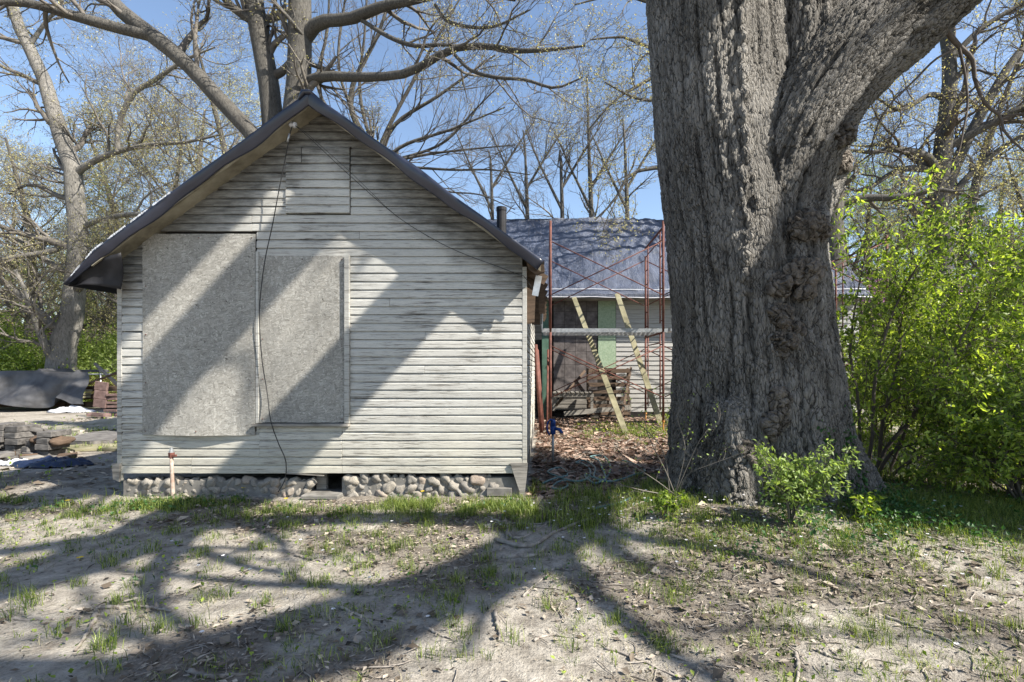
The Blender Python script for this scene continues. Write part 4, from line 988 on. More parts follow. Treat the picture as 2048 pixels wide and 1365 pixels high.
# ================================================================== left yard
# covered wood pile
pile = thing('covered_woodpile', 'woodpile under a draped black cloth at the far left', 'woodpile', (-17, 17, 0))
NXc, NYc = 150, 70; u, v = np.meshgrid(np.linspace(0, 1, NXc), np.linspace(0, 1, NYc)); u = u.ravel(); v = v.ravel()
xl, xr = (-130 - VX) * .0165, (176 - VX) * .0165
xx = xl + (xr - xl) * u; top = 1.26 - .10 * np.exp(-((u - .18) / .1) ** 2) - .03 * np.sin(u * 9)
front = np.clip((v - .35) / .65, 0, 1); back = v < .35
yy = 17.6 - 1.1 * np.clip(v / .35, 0, 1) - .45 * front - .22 * np.sin(u * 17 + front * 4) * front - .1 * fnoise(u * 9, front * 3, 1, 3, 3) * front
fold = .22 * np.abs(np.sin(u * 11 + 3.2 * front + fnoise(u * 3, front, 1, 2, 2))) * front
bot = .12 + .16 * np.sin(u * 7 + 1) ** 2 + .4 * np.clip((u - .86) / .1, 0, 1) * np.clip((.97 - u) / .06, 0, 1)
zz = top * (1 - front) + bot * front + .05 * np.sin(front * np.pi) - fold * .25
for (cu, cv, s) in ((.68, .40, .10), (.93, .38, .06)): zz += .09 * np.exp(-((u - cu) / (.015 + .18 * front)) ** 2) * np.exp(-front * 3.2)
xx = xx + .12 * front * np.sin(u * 11) + .55 * front * np.clip((u - .93) / .07, 0, 1)
i = np.arange((NXc - 1) * (NYc - 1)); a_ = (i // (NXc - 1)) * NXc + i % (NXc - 1)
t = NT('black_cloth'); f_ = t.noise(t.coord('Object'), 2, 6); t.col(t.ramp(f_, [(.3, (.035, .035, .038)), (.7, (.10, .10, .105))])); t.rough(.5); t.bump(f_, .4, .05)
cl = mesh_np('cover_cloth', np.stack([xx + 17, yy - 17, zz], 1), [np.stack([a_, a_ + 1, a_ + NXc + 1, a_ + NXc], 1)], t.m, pile, smooth=True)
for k in range(9):
    for j in range(3): MB().box((-2.6 + k * .62 + (.1 if j % 2 else 0), .15 + .02 * j, .13 + j * .27), (.56, .5, .16)).build('log', M['brownwood'], pile)
for j, z in enumerate((.42, .52, .62)): MB().box((xr + 17 - .33, -.42 + .03 * j, z), (.42, .3, .07)).build('plank', M['newwood'], pile)
# plastic sheet on the ground
def heap(name, cx_, cy_, rx, ry, h, m, label, cat, seed, n=34):
    u, v = np.meshgrid(np.linspace(-1, 1, n), np.linspace(-1, 1, n)); u = u.ravel(); v = v.ravel(); w = np.clip(1 - (u ** 2 + v ** 2), 0, 1)
    k = 1 + .25 * fnoise(u + seed, v, 1.6, seed, 2)
    X_ = cx_ + rx * u * k; Y_ = cy_ + ry * v * k; Z_ = gz(X_, Y_) + .012 + h * w ** .6 * (.55 + .6 * fnoise(u * 2 + seed, v * 2, 1.3, seed + 3, 3)) + .03 * np.abs(fnoise(u * 6, v * 6, 1, seed, 2)) * (w > 0)
    i = np.arange((n - 1) * (n - 1)); a_ = (i // (n - 1)) * n + i % (n - 1); q = np.stack([a_, a_ + 1, a_ + n + 1, a_ + n], 1)
    cu = u[q].mean(1) ** 2 + v[q].mean(1) ** 2; q = q[cu < 1.02]
    o = mesh_np(name, np.stack([X_, Y_, Z_], 1), [q], m, None, smooth=True); o.modifiers.new('t', 'SOLIDIFY').thickness = .006; return tag(o, label, cat)
heap('white_plastic_sheet', (140 - VX) * .0158, 15.8, .62, .35, .22, M['white'], 'crumpled white plastic sheet lying before the covered woodpile', 'plastic sheet', 4)
q0 = GP(95, 934); heap('blue_plastic_sheet', q0.x + .05, q0.y + .05, .52, .24, .14, M['bluetarp'], 'small crumpled blue plastic sheet in front of the timber pile', 'plastic sheet', 7)
q0 = GP(28, 930); heap('white_rag', q0.x, q0.y, .22, .12, .08, M['white'], 'pale scrap of plastic beside the blue sheet', 'plastic scrap', 9)
# chain-link fence
fen = thing('chain_link_fence', 'rusty chain-link fence with a pale top rail behind the woodpile', 'fence', (-14, 18, 0))
fb = MB().tube([(-12, 0, 1.16), (2.4, 0, 1.14)], .024, 8); fb.build('top_rail', M['galv'], fen, smooth=True)
for x_ in (-11, -8, -5, -2, 1.0): MB().tube([(x_, 0, -.1), (x_, 0, 1.2)], .03, 8).build('post', M['galv'], fen, smooth=True)
A_ = []; 
for k in np.arange(-3.2, 3.4, .085):
    A_.append([(k, 0, .05), (k + 1.05, 0, 1.1)]); A_.append([(k + 1.05, .01, .05), (k, .01, 1.1)])
A_ = np.array(A_, float); pa = A_[:, :1] + (A_[:, 1:] - A_[:, :1]) * np.linspace(0, 1, 3)[None, :, None]
tag(tubes('wire_mesh', [(pa, np.full(pa.shape[:2], .006), 3)], M['rust'], fen), kind='stuff')
# paver stack by the shed's left corner
RP = random.Random(12)
pv_labels = ['red paver leaning upright at the fence near the shed corner', 'red paver lying flat at the bottom of the paver stack', 'red paver on edge behind the leaning one']
for k in range(6):
    o = MB().box((0, 0, 0), (.40, .20, .065)).build('paver', M['paver'], None, bevel=.006); o.location = ((236 - VX) * .0146 + RP.uniform(-.05, .05), 14.5 + RP.uniform(-.03, .03), .04 + k * .112); o.rotation_euler = (0, 0, RP.uniform(-.15, .15))
    tag(o, 'red paver in the stack partly hidden by the shed corner, layer %s' % ('at the bottom', 'second up', 'third up', 'fourth up', 'fifth up', 'on top')[k], 'paver')
for k in range(3):
    o = MB().box((0, 0, 0), (.36, .065, .24)).build('paver', M['paver'], None, bevel=.006); o.location = ((212 - VX) * .0146 + .02 * k, 14.4 + .01, .36 + k * .25); o.rotation_euler = (0, R(8), 0)
    tag(o, 'upright red paver in the leaning column left of the stack, %s' % ('lowest', 'middle one', 'topmost')[k], 'paver')
for k in range(3):
    o = MB().box((0, 0, 0), (.42, .22, .08)).build('paver', M['paver'], None, bevel=.006); o.location = ((195 + k * 13 - VX) * .0142, 14.1 - .1 * k, .07); o.rotation_euler = (0, 0, RP.uniform(-.6, .6))
    tag(o, 'red paver lying flat on the soil before the paver stack, %s' % ('left one', 'middle one', 'right one')[k], 'paver')
# timber blocks pile
rows = []
base = GP(60, 918); s_ = base.y / F
def block(px, py, w, h, d, rz=0, ry=0, dy=0, m='timber', label=None, rx=0):
    Yb = base.y + dy; o = MB().box((0, 0, 0), (w * s_, d, h * s_)).build('timber_block', M[m], None, bevel=.007)
    o.location = P(px, py, Yb) + Vector((0, d / 2, 0)); o.rotation_euler = (rx, ry, rz); return tag(o, label, 'timber block', 'sawn timber blocks piled at the left edge')
for col_, (x0_, w_, n_, yb) in enumerate(((-32, 34, 5, 912), (8, 30, 5, 916), (39, 27, 3, 918), (67, 30, 4, 914))):
    for r_ in range(n_):
        block(x0_ + w_ / 2 + RP.uniform(-3.5, 3.5), yb - 6 - r_ * 12.6, w_ - RP.uniform(0, 5), 11.6, RP.uniform(.26, .42), RP.uniform(-.22, .22), RP.uniform(-.04, .04), RP.uniform(-.06, .06), label='dark timber block in the %s column of the pile, %s' % (('outermost left', 'second', 'third', 'fourth')[col_], ('bottom layer', 'second layer', 'third layer', 'fourth layer', 'fifth layer')[r_]))
block(40, 866, 46, 10, .30, .5, .25, .1, rx=-.45, label='grey timber block lying tilted on top of the pile')
block(12, 868, 40, 9, .26, .75, .2, .35, rx=-.35, label='tilted timber block behind the topmost one, at the left')
block(62, 866, 36, 9, .28, -.5, -.2, .45, rx=-.35, label='tilted timber block sloping down right behind the top one')
o = link('log_end', rock(1, 31, .8, 3), M['brownwood'], None, P(66, 884, base.y) + Vector((0, .12, 0))); o.scale = (.10, .13, .09); tag(o, 'round reddish log end resting on the timber pile', 'log')
o = link('log_end', rock(1, 33, .75, 3), M['brownwood'], None, P(103, 886, base.y) + Vector((0, .15, 0))); o.scale = (.12, .2, .10); tag(o, 'mossy brown chunk of log at the right end of the timber pile', 'log')
for k_ in range(9):
    block(RP.uniform(-30, 118), RP.uniform(908, 924), RP.uniform(18, 34), RP.uniform(6, 10), RP.uniform(.15, .3), RP.uniform(-1.3, 1.3), RP.uniform(-.12, .12), RP.uniform(-.35, -.12), m=('timber', 'brownwood', 'oldwood')[k_ % 3], label=('dark timber offcut fallen in front of the pile', 'brown timber offcut lying at the foot of the pile', 'grey timber offcut lying loose before the pile')[k_ % 3])
# slab with bark and mossy ground hump
q0 = GP(175, 888)
def slab(name, pts, th, m, label, cat, z=.02, seed=1):
    n = len(pts); g = [GP(x, y) for x, y in pts]; mb = MB(); rr = random.Random(seed)
    top = [p + Vector((0, 0, z + th + rr.uniform(-.012, .012))) for p in g]; bo = [p + Vector((0, 0, z)) for p in g]
    mb.add(top + bo, [tuple(range(n))[::-1], tuple(range(n, 2 * n))] + [(i, (i + 1) % n, (i + 1) % n + n, i + n) for i in range(n)])
    return tag(mb.build(name, M[m], None), label, cat)
slab('bark_slab', [(118, 893), (150, 884), (185, 873), (215, 870), (242, 876), (242, 884), (225, 892), (180, 894)], .07, 'timber', 'thick dark slab of loose bark beside the shed corner', 'bark slab', .03, 2)
slab('bark_slab', [(125, 898), (170, 893), (242, 893), (242, 904), (200, 903), (150, 905)], .04, 'newwood', 'split pale plank under the bark slab beside the shed', 'plank', .01, 3)
M['moss'] = simple('mossy_slab', (.13, .125, .08), (.33, .30, .25), 3, rough=.95, bump=.8, dist=.03, kind='world')
heap('mossy_mound', GP(170, 858).x + .3, GP(170, 855).y + .2, 1.25, 1.2, .24, M['moss'], 'low mossy earth mound between timber pile and shed', 'mound', 15, 40)
# slanting dead poles by the fence
tag(MB().tube([Vector(P(190, 728, 17)), Vector(P(236, 771, 16.5))], [.05, .06], 7).build('leaning_pole', M['stick'], None, smooth=True), 'bleached dead pole slanting down to the pavers by the shed', 'pole')
tag(MB().tube([Vector(P(175, 768, 16.4)), Vector(P(245, 742, 16.4))], [.03, .05], 7).build('leaning_pole', M['brownwood'], None, smooth=True), 'dark dead pole crossing behind the bleached one', 'pole')
# ================================================================== named trees behind
def T(rows, r): return [P(x, y, Y) for x, y, Y in rows], r
# left leaning tree
lt = [T([(122, 812, 18), (122, 740, 18), (125, 690, 18), (148, 620, 18), (150, 560, 18), (158, 480, 18), (150, 400, 18), (148, 345, 18), (118, 260, 18), (85, 150, 18), (40, 60, 18), (5, -60, 18)], [.50, .42, .34, .30, .29, .27, .26, .22, .19, .17, .13]),
 T([(150, 350, 18), (175, 330, 17.9), (230, 305, 17.7), (300, 290, 17.4), (370, 285, 17.2), (440, 270, 17)], [.13, .10, .085, .07, .05, .03]),
 T([(235, 305, 17.6), (238, 250, 17.5), (265, 190, 17.3), (310, 160, 17.2), (370, 120, 17), (430, 95, 16.8)], [.085, .085, .08, .07, .05, .02]),
 T([(150, 640, 18), (112, 655, 17.8), (80, 625, 17.6), (40, 590, 17.4), (0, 560, 17.2), (-60, 540, 17)], [.17, .14, .11, .1, .08, .05]),
 T([(150, 470, 18), (110, 500, 17.8), (50, 512, 17.6), (0, 520, 17.4), (-80, 545, 17.2)], [.11, .1, .09, .08, .05]),
 T([(165, 455, 18), (200, 440, 17.8), (250, 430, 17.5), (310, 425, 17.2), (370, 400, 17)], [.09, .09, .08, .06, .03]),
 T([(135, 545, 18), (90, 520, 18.2), (40, 480, 18.4), (0, 470, 18.6), (-50, 440, 18.8)], [.11, .1, .09, .07, .04]),
 T([(150, 520, 18), (190, 545, 18), (235, 520, 17.8)], [.05, .04, .02]),
 T([(60, 90, 18), (95, 40, 18), (120, 15, 17.8), (128, -30, 17.6)], [.08, .06, .05, .03]),
 T([(120, 745, 18), (95, 700, 17.6), (75, 650, 17.2), (60, 600, 17), (30, 540, 16.8)], [.14, .12, .1, .08, .05])]
tree('leaning_yard_tree', 'pale crooked tree rising behind the covered woodpile at the left', lt, 21, lv=((10, 2.6, 52), (7, 1.4, 50), (5, .7, 48), (4, .36, 45)), trunkmat='paletrunk', leafn=2, leafs=.05, wig=.2)
# big multi-stem tree behind the shed
bt = [T([(560, 700, 13), (565, 420, 13), (578, 300, 13), (590, 230, 13), (598, 160, 13), (600, 60, 13), (600, -60, 13), (605, -300, 13)], [.42, .36, .33, .30, .29, .27, .25, .2]),
 T([(555, 420, 13.3), (550, 300, 13.3), (545, 240, 13.3), (538, 170, 13.3), (520, 70, 13.3), (505, -20, 13.3), (490, -200, 13.3)], [.25, .27, .26, .25, .24, .22, .18]),
 T([(545, 330, 13), (505, 270, 13), (440, 200, 13), (370, 125, 13), (290, 60, 13), (250, 30, 13), (190, -40, 13), (120, -160, 13)], [.22, .20, .19, .19, .20, .17, .15, .1]),
 T([(300, 72, 12.95), (230, 55, 12.8), (140, 30, 12.6), (60, 8, 12.4), (-20, 5, 12.2)], [.14, .13, .12, .10, .07]),
 T([(612, 165, 13), (650, 153, 12.7), (720, 155, 12.3), (800, 150, 12), (850, 130, 11.8), (900, 100, 11.6), (970, 92, 11.4), (1030, 102, 11.2), (1100, 100, 11), (1170, 92, 10.8)], [.14, .12, .11, .10, .10, .085, .07, .06, .045, .02]),
 T([(612, 75, 13), (640, 45, 12.8), (700, 38, 12.5), (760, 15, 12.2), (830, 0, 12), (930, -20, 11.7), (1030, 0, 11.4)], [.17, .15, .13, .11, .09, .07, .04]),
 T([(725, 42, 12.4), (780, 75, 12.1), (830, 92, 11.9), (890, 90, 11.6), (950, 100, 11.4)], [.05, .055, .05, .04, .02]),
 T([(905, 105, 11.6), (940, 140, 11.4), (990, 155, 11.2), (1050, 160, 11), (1110, 176, 10.8), (1165, 155, 10.6)], [.04, .04, .04, .035, .03, .015]),
 T([(535, 60, 13.3), (500, 40, 13.2), (460, 10, 13), (430, -30, 12.8)], [.12, .11, .1, .06]),
 T([(605, 70, 12.8), (580, 40, 12.6), (545, 0, 12.4), (520, -40, 12.2)], [.04, .05, .05, .03]),
 T([(625, 130, 13), (660, 145, 13), (640, 170, 13), (690, 180, 13)], [.06, .05, .04, .02]),
 T([(870, 10, 12), (900, 45, 11.9), (980, 55, 11.7), (1060, 20, 11.5)], [.04, .04, .03, .015])]
tree('shed_back_tree', 'big three-stemmed tree directly behind the shed gable with long reaching limbs', bt, 22, lv=((7, 1.9, 50), (5, .95, 46), (4, .5, 44), (3, .27, 42)), leafn=2, leafs=.042, wig=.17, tmin=.35)
# fan of fine upright branches right of the ridge
ft = [T([(770, 560, 16), (768, 430, 16), (760, 330, 16), (745, 290, 16)], [.2, .17, .14, .12])]
for (a, b, c, w) in (((700, 200), (760, 60), (800, -80), .09), ((770, 270), (850, 120), (930, -20), .07), ((790, 250), (880, 190), (990, 110), .07), ((810, 290), (900, 260), (1010, 215), .06), ((850, 310), (930, 300), (1030, 290), .05), ((900, 340), (980, 340), (1060, 350), .05),
        ((720, 190), (730, 60), (735, -60), .06), ((880, 380), (960, 390), (1030, 420), .04), ((680, 150), (690, 0), (700, -100), .06), ((880, 290), (950, 220), (1010, 160), .05), ((640, 190), (655, 60), (660, -60), .07)):
    ft.append(T([(755, 330, 16), (a[0], a[1], 15.9), (b[0], b[1], 15.7), (c[0], c[1], 15.5)], [w, w * .85, w * .6, w * .3]))
tree('fan_branched_tree', 'bare tree spreading a fan of thin branches above the right roof slope', ft, 23, lv=((9, 2.0, 36), (6, 1.0, 36), (4, .5, 38)), trunkmat='treebark', leafn=0, wig=.11, up=.03)
for (x, yt, sd, lab, n) in ((1178, 150, 31, 'slender bare tree with pale buds rising above the sheeted roof', 1), (1050, 260, 32, 'small bare sapling rising above the roof just right of the vent pipe', 0), (1250, 240, 33, 'small bare sapling above the roof close to the oak trunk', 1), (1120, 330, 34, 'lowest bare sapling peeping over the sheeted roof', 0), (980, 300, 35, 'bare sapling behind the vent pipe', 0)):
    Yt = 21 + sd % 3
    tree('bare_sapling', lab, [T([(x + 8, 760, Yt), (x + 5, 450, Yt), (x, 300, Yt), (x - 4, yt, Yt)], [.17, .13, .09, .03]), T([(x + 4, 420, Yt), (x - 35, 340, Yt), (x - 70, 260, Yt)], [.07, .05, .02]), T([(x + 2, 380, Yt), (x + 50, 300, Yt), (x + 90, 240, Yt)], [.06, .05, .02])], sd, lv=((10, 2.0, 42), (6, 1.0, 42), (4, .5, 42)), leafn=n, leafs=.05, wig=.15, tmin=.35)
# tree behind the oak with leafy limbs reaching left
rt = [T([(1672, 800, 15), (1668, 560, 15), (1662, 450, 15), (1668, 380, 15), (1672, 300, 15), (1660, 120, 15), (1640, -100, 15)], [.46, .38, .34, .30, .28, .24, .16]),
 T([(1665, 420, 15), (1720, 398, 14.8), (1800, 395, 14.5), (1880, 380, 14.2), (1960, 400, 14)], [.13, .11, .09, .06, .03]),
 T([(1650, 330, 15), (1500, 330, 14.8), (1330, 335, 14.5), (1260, 350, 14.3), (1230, 400, 14.2), (1190, 440, 14.1)], [.12, .1, .075, .06, .045, .02]),
 T([(1650, 240, 15), (1480, 180, 14.8), (1340, 150, 14.5), (1270, 175, 14.3), (1220, 210, 14.1), (1170, 270, 14)], [.12, .1, .075, .06, .04, .02]),
 T([(1655, 150, 15), (1480, 90, 14.8), (1320, 100, 14.4), (1250, 75, 14.2), (1180, 80, 14)], [.11, .09, .07, .05, .02]),
 T([(1655, 100, 15), (1480, 0, 14.8), (1330, 10, 14.4), (1240, -10, 14.2), (1150, 10, 14)], [.11, .09, .07, .05, .02]),
 T([(1655, 300, 15), (1500, 240, 14.8), (1350, 200, 14.5), (1280, 200, 14.3), (1210, 165, 14)], [.09, .08, .06, .05, .02])]
tree('leafing_tree', 'tree behind the oak whose budding limbs reach left across the sky', rt, 24, lv=((8, 1.8, 50), (6, .95, 48), (5, .5, 46), (3, .26, 45)), leafn=2, leafs=.055, wig=.2, tmin=.25, leafm='catkin')
# right oak with dark zigzag branches and yellow-green leaves
ro = [T([(1880, 800, 17), (1880, 500, 17), (1875, 400, 17), (1890, 260, 17), (1900, 130, 17), (1880, 0, 17), (1860, -150, 17)], [.42, .36, .32, .28, .22, .18, .12]),
 T([(1878, 380, 17), (1860, 320, 16.8), (1800, 300, 16.5), (1740, 305, 16.2), (1700, 300, 16)], [.16, .14, .11, .07, .04]),
 T([(1880, 400, 17), (1940, 270, 17), (2020, 130, 17), (2080, 60, 17)], [.2, .17, .14, .1]),
 T([(1885, 300, 17), (1960, 260, 16.6), (2048, 215, 16.2), (2140, 200, 16)], [.14, .12, .1, .07]),
 T([(1890, 200, 17), (1860, 190, 16.6), (1800, 220, 16.2), (1745, 190, 16)], [.1, .08, .06, .03]),
 T([(1878, 340, 17), (1800, 340, 16.8), (1730, 380, 16.4), (1690, 375, 16.2)], [.12, .1, .07, .03]),
 T([(1880, 420, 17), (1960, 330, 16.8), (2060, 260, 16.5)], [.12, .1, .06]),
 T([(1900, 120, 17), (1960, 60, 16.8), (2040, 10, 16.6), (2100, -20, 16.4)], [.1, .09, .07, .04])]
tree('right_hand_oak', 'dark-limbed oak in yellow-green bud behind the bushes at the right', ro, 25, lv=((8, 2.2, 52), (6, 1.1, 50), (5, .55, 48), (3, .3, 45)), leafn=2, leafs=.06, wig=.22, trunkmat='treebark', twig='twigdark')
# dead hanging branch of the oak against the sky at right
db = [T([(1885, 20, 4.95), (1890, 55, 5.0), (1915, 90, 5.05), (1945, 120, 5.1), (1950, 160, 5.1), (1972, 210, 5.1), (2000, 232, 5.1), (2008, 262, 5.1), (2045, 300, 5.1), (2100, 340, 5.1)], [.030, .028, .024, .020, .018, .015, .013, .011, .009, .006]),
 T([(1917, 92, 5.05), (1930, 150, 5.05), (1935, 210, 5.05), (1925, 270, 5.0), (1915, 310, 5.0), (1890, 350, 5.0), (1872, 400, 5.0)], [.014, .013, .011, .010, .008, .006, .003]),
 T([(1910, 98, 5.05), (1870, 120, 5.0), (1830, 160, 5.0), (1780, 210, 4.95), (1750, 265, 4.95), (1745, 320, 4.95), (1765, 400, 4.95)], [.012, .011, .010, .009, .007, .005, .003]),
 T([(2005, 232, 5.1), (2060, 228, 5.1), (2110, 240, 5.1)], [.010, .008, .005])]
Pd, Rdd = hero(db, 24)
kids = list(range(1))
for i in range(len(Pd)): tubes('hanging_branch', [(Pd[i:i + 1] - offo, Rdd[i:i + 1], 7)], M['twigdark'], oak)
d1, e1 = spawn(np.random.RandomState(5), Pd, Rdd, 8, .35, 50, 6, .2, -.02, .4, rmin=.0018); d2, e2 = spawn(np.random.RandomState(6), d1, e1, 4, .16, 45, 5, .22, 0, .6, rmin=.0014)
tag(tubes('twigs', [(d1 - offo, e1, 4), (d2 - offo, e2, 3)], M['twigdark'], oak), kind='stuff')
tag(leafmesh('foliage', [leaves(np.random.RandomState(2), d2 - offo, 1, .022, .01, 2.2, .6)], M['catkin'], oak), kind='stuff')

# ================================================================== woodland: three kinds, copied
def proto(name, seed, h, leafn, leafm, tw, lean=0):
    rr = np.random.RandomState(seed); top = Vector((rr.uniform(-1, 1) + lean, rr.uniform(-1, 1), h))
    paths = [([Vector((0, 0, -.3)), Vector((rr.uniform(-.3, .3), 0, h * .3)), Vector((rr.uniform(-.6, .6) + lean * .4, 0, h * .65)), top], [.26, .21, .15, .04])]
    for k in range(8):
        t_ = .22 + .09 * k; a = rr.uniform(0, 6.28); b = paths[0][0][0].lerp(top, t_); b = Vector(np.array(smooth_path(paths[0][0], 50))[int(t_ * 49)])
        L = h * .36 * (1.1 - t_ * .6); d = Vector((math.cos(a), math.sin(a), .5)); m_ = b + d * L * .5 + Vector((rr.uniform(-.5, .5), rr.uniform(-.5, .5), .3))
        paths.append(([b, m_, b + d * L + Vector((0, 0, L * .25))], [.11 * (1.1 - t_), .07 * (1.1 - t_), .02]))
    return tree(name, 'x', paths, seed, base=(0, 0, 0), lv=((6, 2.4, 48), (6, 1.3, 46), (5, .7, 45), (3, .38, 45)), leafn=leafn, leafs=.075, leafm=leafm, twig=tw, wig=.2, jit=.08, rmin=.006)
pa_ = proto('woodland_tree', 51, 13, 3, 'catkin', 'twig'); pb_ = proto('woodland_tree', 52, 15, 0, 'catkin', 'twig', 1); pc_ = proto('woodland_tree', 53, 11, 3, 'woodsgreen', 'twigdark', -1)
RW = random.Random(9)
spots = []
for px, Y in ((-120, 24), (-20, 27), (60, 23), (200, 25), (250, 31), (330, 22), (400, 27), (470, 24), (20, 36), (140, 34), (300, 36), (430, 38), (540, 30), (640, 33), (-220, 30), (-330, 26), (90, 45), (380, 46), (700, 40), (820, 44),
        (1690, 26), (1760, 22), (1830, 30), (1930, 24), (2010, 28), (2060, 22), (2150, 26), (1790, 38), (1900, 42), (2000, 40), (2250, 30), (2380, 26), (1700, 44), (2120, 38)): spots.append((px, Y))
lb = {0: 'grey woodland tree with pale buds in woods', 1: 'bare leafless woodland tree standing in woods', 2: 'dark-branched woodland tree in fresh green leaf'}
gr = {0: 'pale-budded trees in the woods', 1: 'bare trees in the woods', 2: 'greening trees in the woods'}
ps = [pa_, pb_, pc_]; used = [False] * 3
for n_, (px, Y) in enumerate(spots):
    k = (0, 1, 0, 2, 1, 0)[n_ % 6]
    if px > 1600: k = (2, 0, 1)[n_ % 3]
    o = ps[k] if not used[k] else copy_tree(ps[k]); used[k] = True
    x = (px - VX) / F * Y; o.location = (x, Y, G(x, Y) - .05); o.rotation_euler = (0, 0, RW.uniform(0, 6.28)); s = RW.uniform(.85, 1.2); o.scale = (s, s, s * RW.uniform(.9, 1.15))
    side_ = ('left of the shed' if px < 240 else 'beyond the shed roof' if px < 1000 else 'right of the oak')
    side_ += ', nearer row' if Y < 31 else ', farther row'
    o['label'] = lb[k] + ' ' + side_; o['group'] = gr[k] + ' ' + side_
# shrubs of the understory
def leafball(rng, n, rad, flat=.8, clumps=26):
    c = unit(rng, clumps) * rng.uniform(.25, 1, (clumps, 1)) * np.array(rad); c[:, 2] = np.abs(c[:, 2]) * 1.2
    k = rng.randint(0, clumps, n); s = np.array(rad) * rng.uniform(.10, .34, (clumps, 1))[k]
    p = c[k] + rng.normal(size=(n, 3)) * s * .75; return p[p[:, 2] > .02 * rad[2]]
def shrub(name, seed, n, rad, size, lm, sm='twig', clumps=30):
    rng = np.random.RandomState(seed); root = thing(name, 'x', 'shrub'); p = leafball(rng, n, rad, clumps=clumps)
    tag(leafmesh('foliage', [leaf_at(rng, p, size, 1.9, .25)], M[lm], root), kind='stuff')
    st = []; 
    for k in range(9):
        a = rng.uniform(0, 6.28); d = np.array([math.cos(a) * .8, math.sin(a) * .8, 1.1]) * np.array(rad) * rng.uniform(.6, 1)
        st.append(([Vector((rng.uniform(-.15, .15), rng.uniform(-.15, .15), -.1)), Vector(d * .5 + rng.normal(size=3) * .1), Vector(d)], [.03, .02, .006]))
    Pt, Rd = hero(st, 10); p1, r1 = spawn(rng, Pt, Rd, 8, rad[0] * .6, 45, 6, .18, .05, .5, rmin=.004)
    tag(tubes('stems', [(Pt, Rd, 6), (p1, r1, 4)], M[sm], root), kind='stuff'); return root
s1 = shrub('understory_shrub', 61, 13000, (2.0, 1.6, 1.9), .11, 'woodsgreen'); s2 = shrub('understory_shrub', 62, 13000, (1.8, 1.6, 2.6), .10, 'leaf'); s3 = shrub('redbud_shrub', 63, 3200, (1.9, 1.4, 1.7), .06, 'pink', 'twigdark', 60)
first = {}
def put(o, px, Y, s, lab, grp, z=0):
    if id(o) in first: c = copy_tree(o)
    else: c = o; first[id(o)] = 1
    x = (px - VX) / F * Y; c.location = (x, Y, G(x, Y) + z); c.rotation_euler = (0, 0, RW.uniform(0, 6.28)); c.scale = (s, s, s * RW.uniform(.85, 1.1)); sd_ = 'left of the shed' if px < 1000 else 'right of the oak'; far_ = '' if 'blossom' in lab else (' near the fence line' if Y < 28 else ' farther back')
    c['label'] = lab if 'blossom' in lab else lab + ' ' + sd_ + far_; c['group'] = grp + ' ' + sd_ + far_; return c
for k, (px, Y, s) in enumerate(((-70, 19.5, 1.2), (20, 19.8, 1.0), (90, 20, .95), (210, 19.6, .95), (-30, 20, 1.15), (45, 20.5, 1.1), (185, 20, 1.0), (225, 20.6, 1.15), (-110, 20.5, 1.3), (-60, 22, 1.2), (20, 24, 1.3), (95, 22.5, 1.1), (190, 21.5, 1.0), (240, 24, 1.25), (150, 27, 1.5), (60, 29, 1.6), (-20, 28, 1.7), (230, 30, 1.7), (310, 27, 1.6), (-150, 26, 1.6), (130, 33, 2.0), (10, 35, 2.1), (260, 36, 2.1), (400, 32, 1.8), (-120, 36, 2.2), (-240, 30, 2),
        (1760, 24, 1.5), (1850, 22, 1.4), (1950, 24, 1.6), (2040, 22, 1.6), (2140, 25, 1.8), (1700, 28, 1.6), (1800, 30, 2.0), (1920, 32, 2.1), (2060, 31, 2.1), (2250, 28, 2))):
    put(s1 if k % 2 else s2, px, Y, s, 'light green leafy shrub in the woodland understory' if k % 2 else 'fresh mid-green leafy shrub in the woodland understory', 'paler understory shrubs' if k % 2 else 'greener understory shrubs')
for k, (px, Y, s, z, lab) in enumerate(((40, 25, 1.0, 2.2, 'magenta redbud blossom left of the leaning tree'), (130, 24, .9, 2.4, 'magenta redbud blossom behind the leaning tree trunk'), (1770, 19, 1.25, 2.9, 'purple-pink redbud blossoming behind the bushes right of the oak'), (1900, 21, 1.2, 2.9, 'pink redbud blossom behind the bushes at the far right'))):
    c = put(s3, px, Y, s, lab, 'redbuds in blossom', z)
# far wood closing the horizon
rng = np.random.RandomState(70)
n = 28000; th = rng.uniform(-1.25, 1.25, n); rad_ = rng.uniform(48, 75, n); hh = np.abs(rng.normal(size=n)) * 2.6
x_, y_ = np.sin(th) * rad_, np.cos(th) * rad_; hh = hh * (1 + .5 * fnoise(x_, y_, .12, 3, 2))
tag(leafmesh('distant_woodland', [leaf_at(rng, np.stack([x_, y_, hh], 1), .92, 1.5, .1)], M['woodsgreen']), 'pale green far woodland closing the view', None, None, 'stuff')
n = 300; th = rng.uniform(-1.2, 1.2, n); rad_ = rng.uniform(42, 70, n); b0 = np.stack([np.sin(th) * rad_, np.cos(th) * rad_, np.zeros(n)], 1)
tt = np.linspace(0, 1, 4)[None, :, None]; H_ = rng.uniform(7, 14, n)[:, None, None]; lean = rng.normal(size=(n, 1, 3)) * np.array([1.2, 1.2, 0])
tk = b0[:, None] + tt * (np.array([0, 0, 1.]) * H_ + lean); rd_ = rng.uniform(.10, .26, n)[:, None] * np.linspace(1, .3, 4)[None]
q1, w1 = spawn(rng, tk, rd_, 8, 3.2, 45, 4, .15, .06, .4, .35, rmin=.02); q2, w2 = spawn(rng, q1, w1, 4, 1.6, 45, 3, .2, .05, .6, rmin=.014)
tag(tubes('distant_tree_trunks', [(tk, rd_, 4), (q1, w1, 3), (q2, w2, 3)], M['twig']), 'bare trunks of the far woodland', None, None, 'stuff')
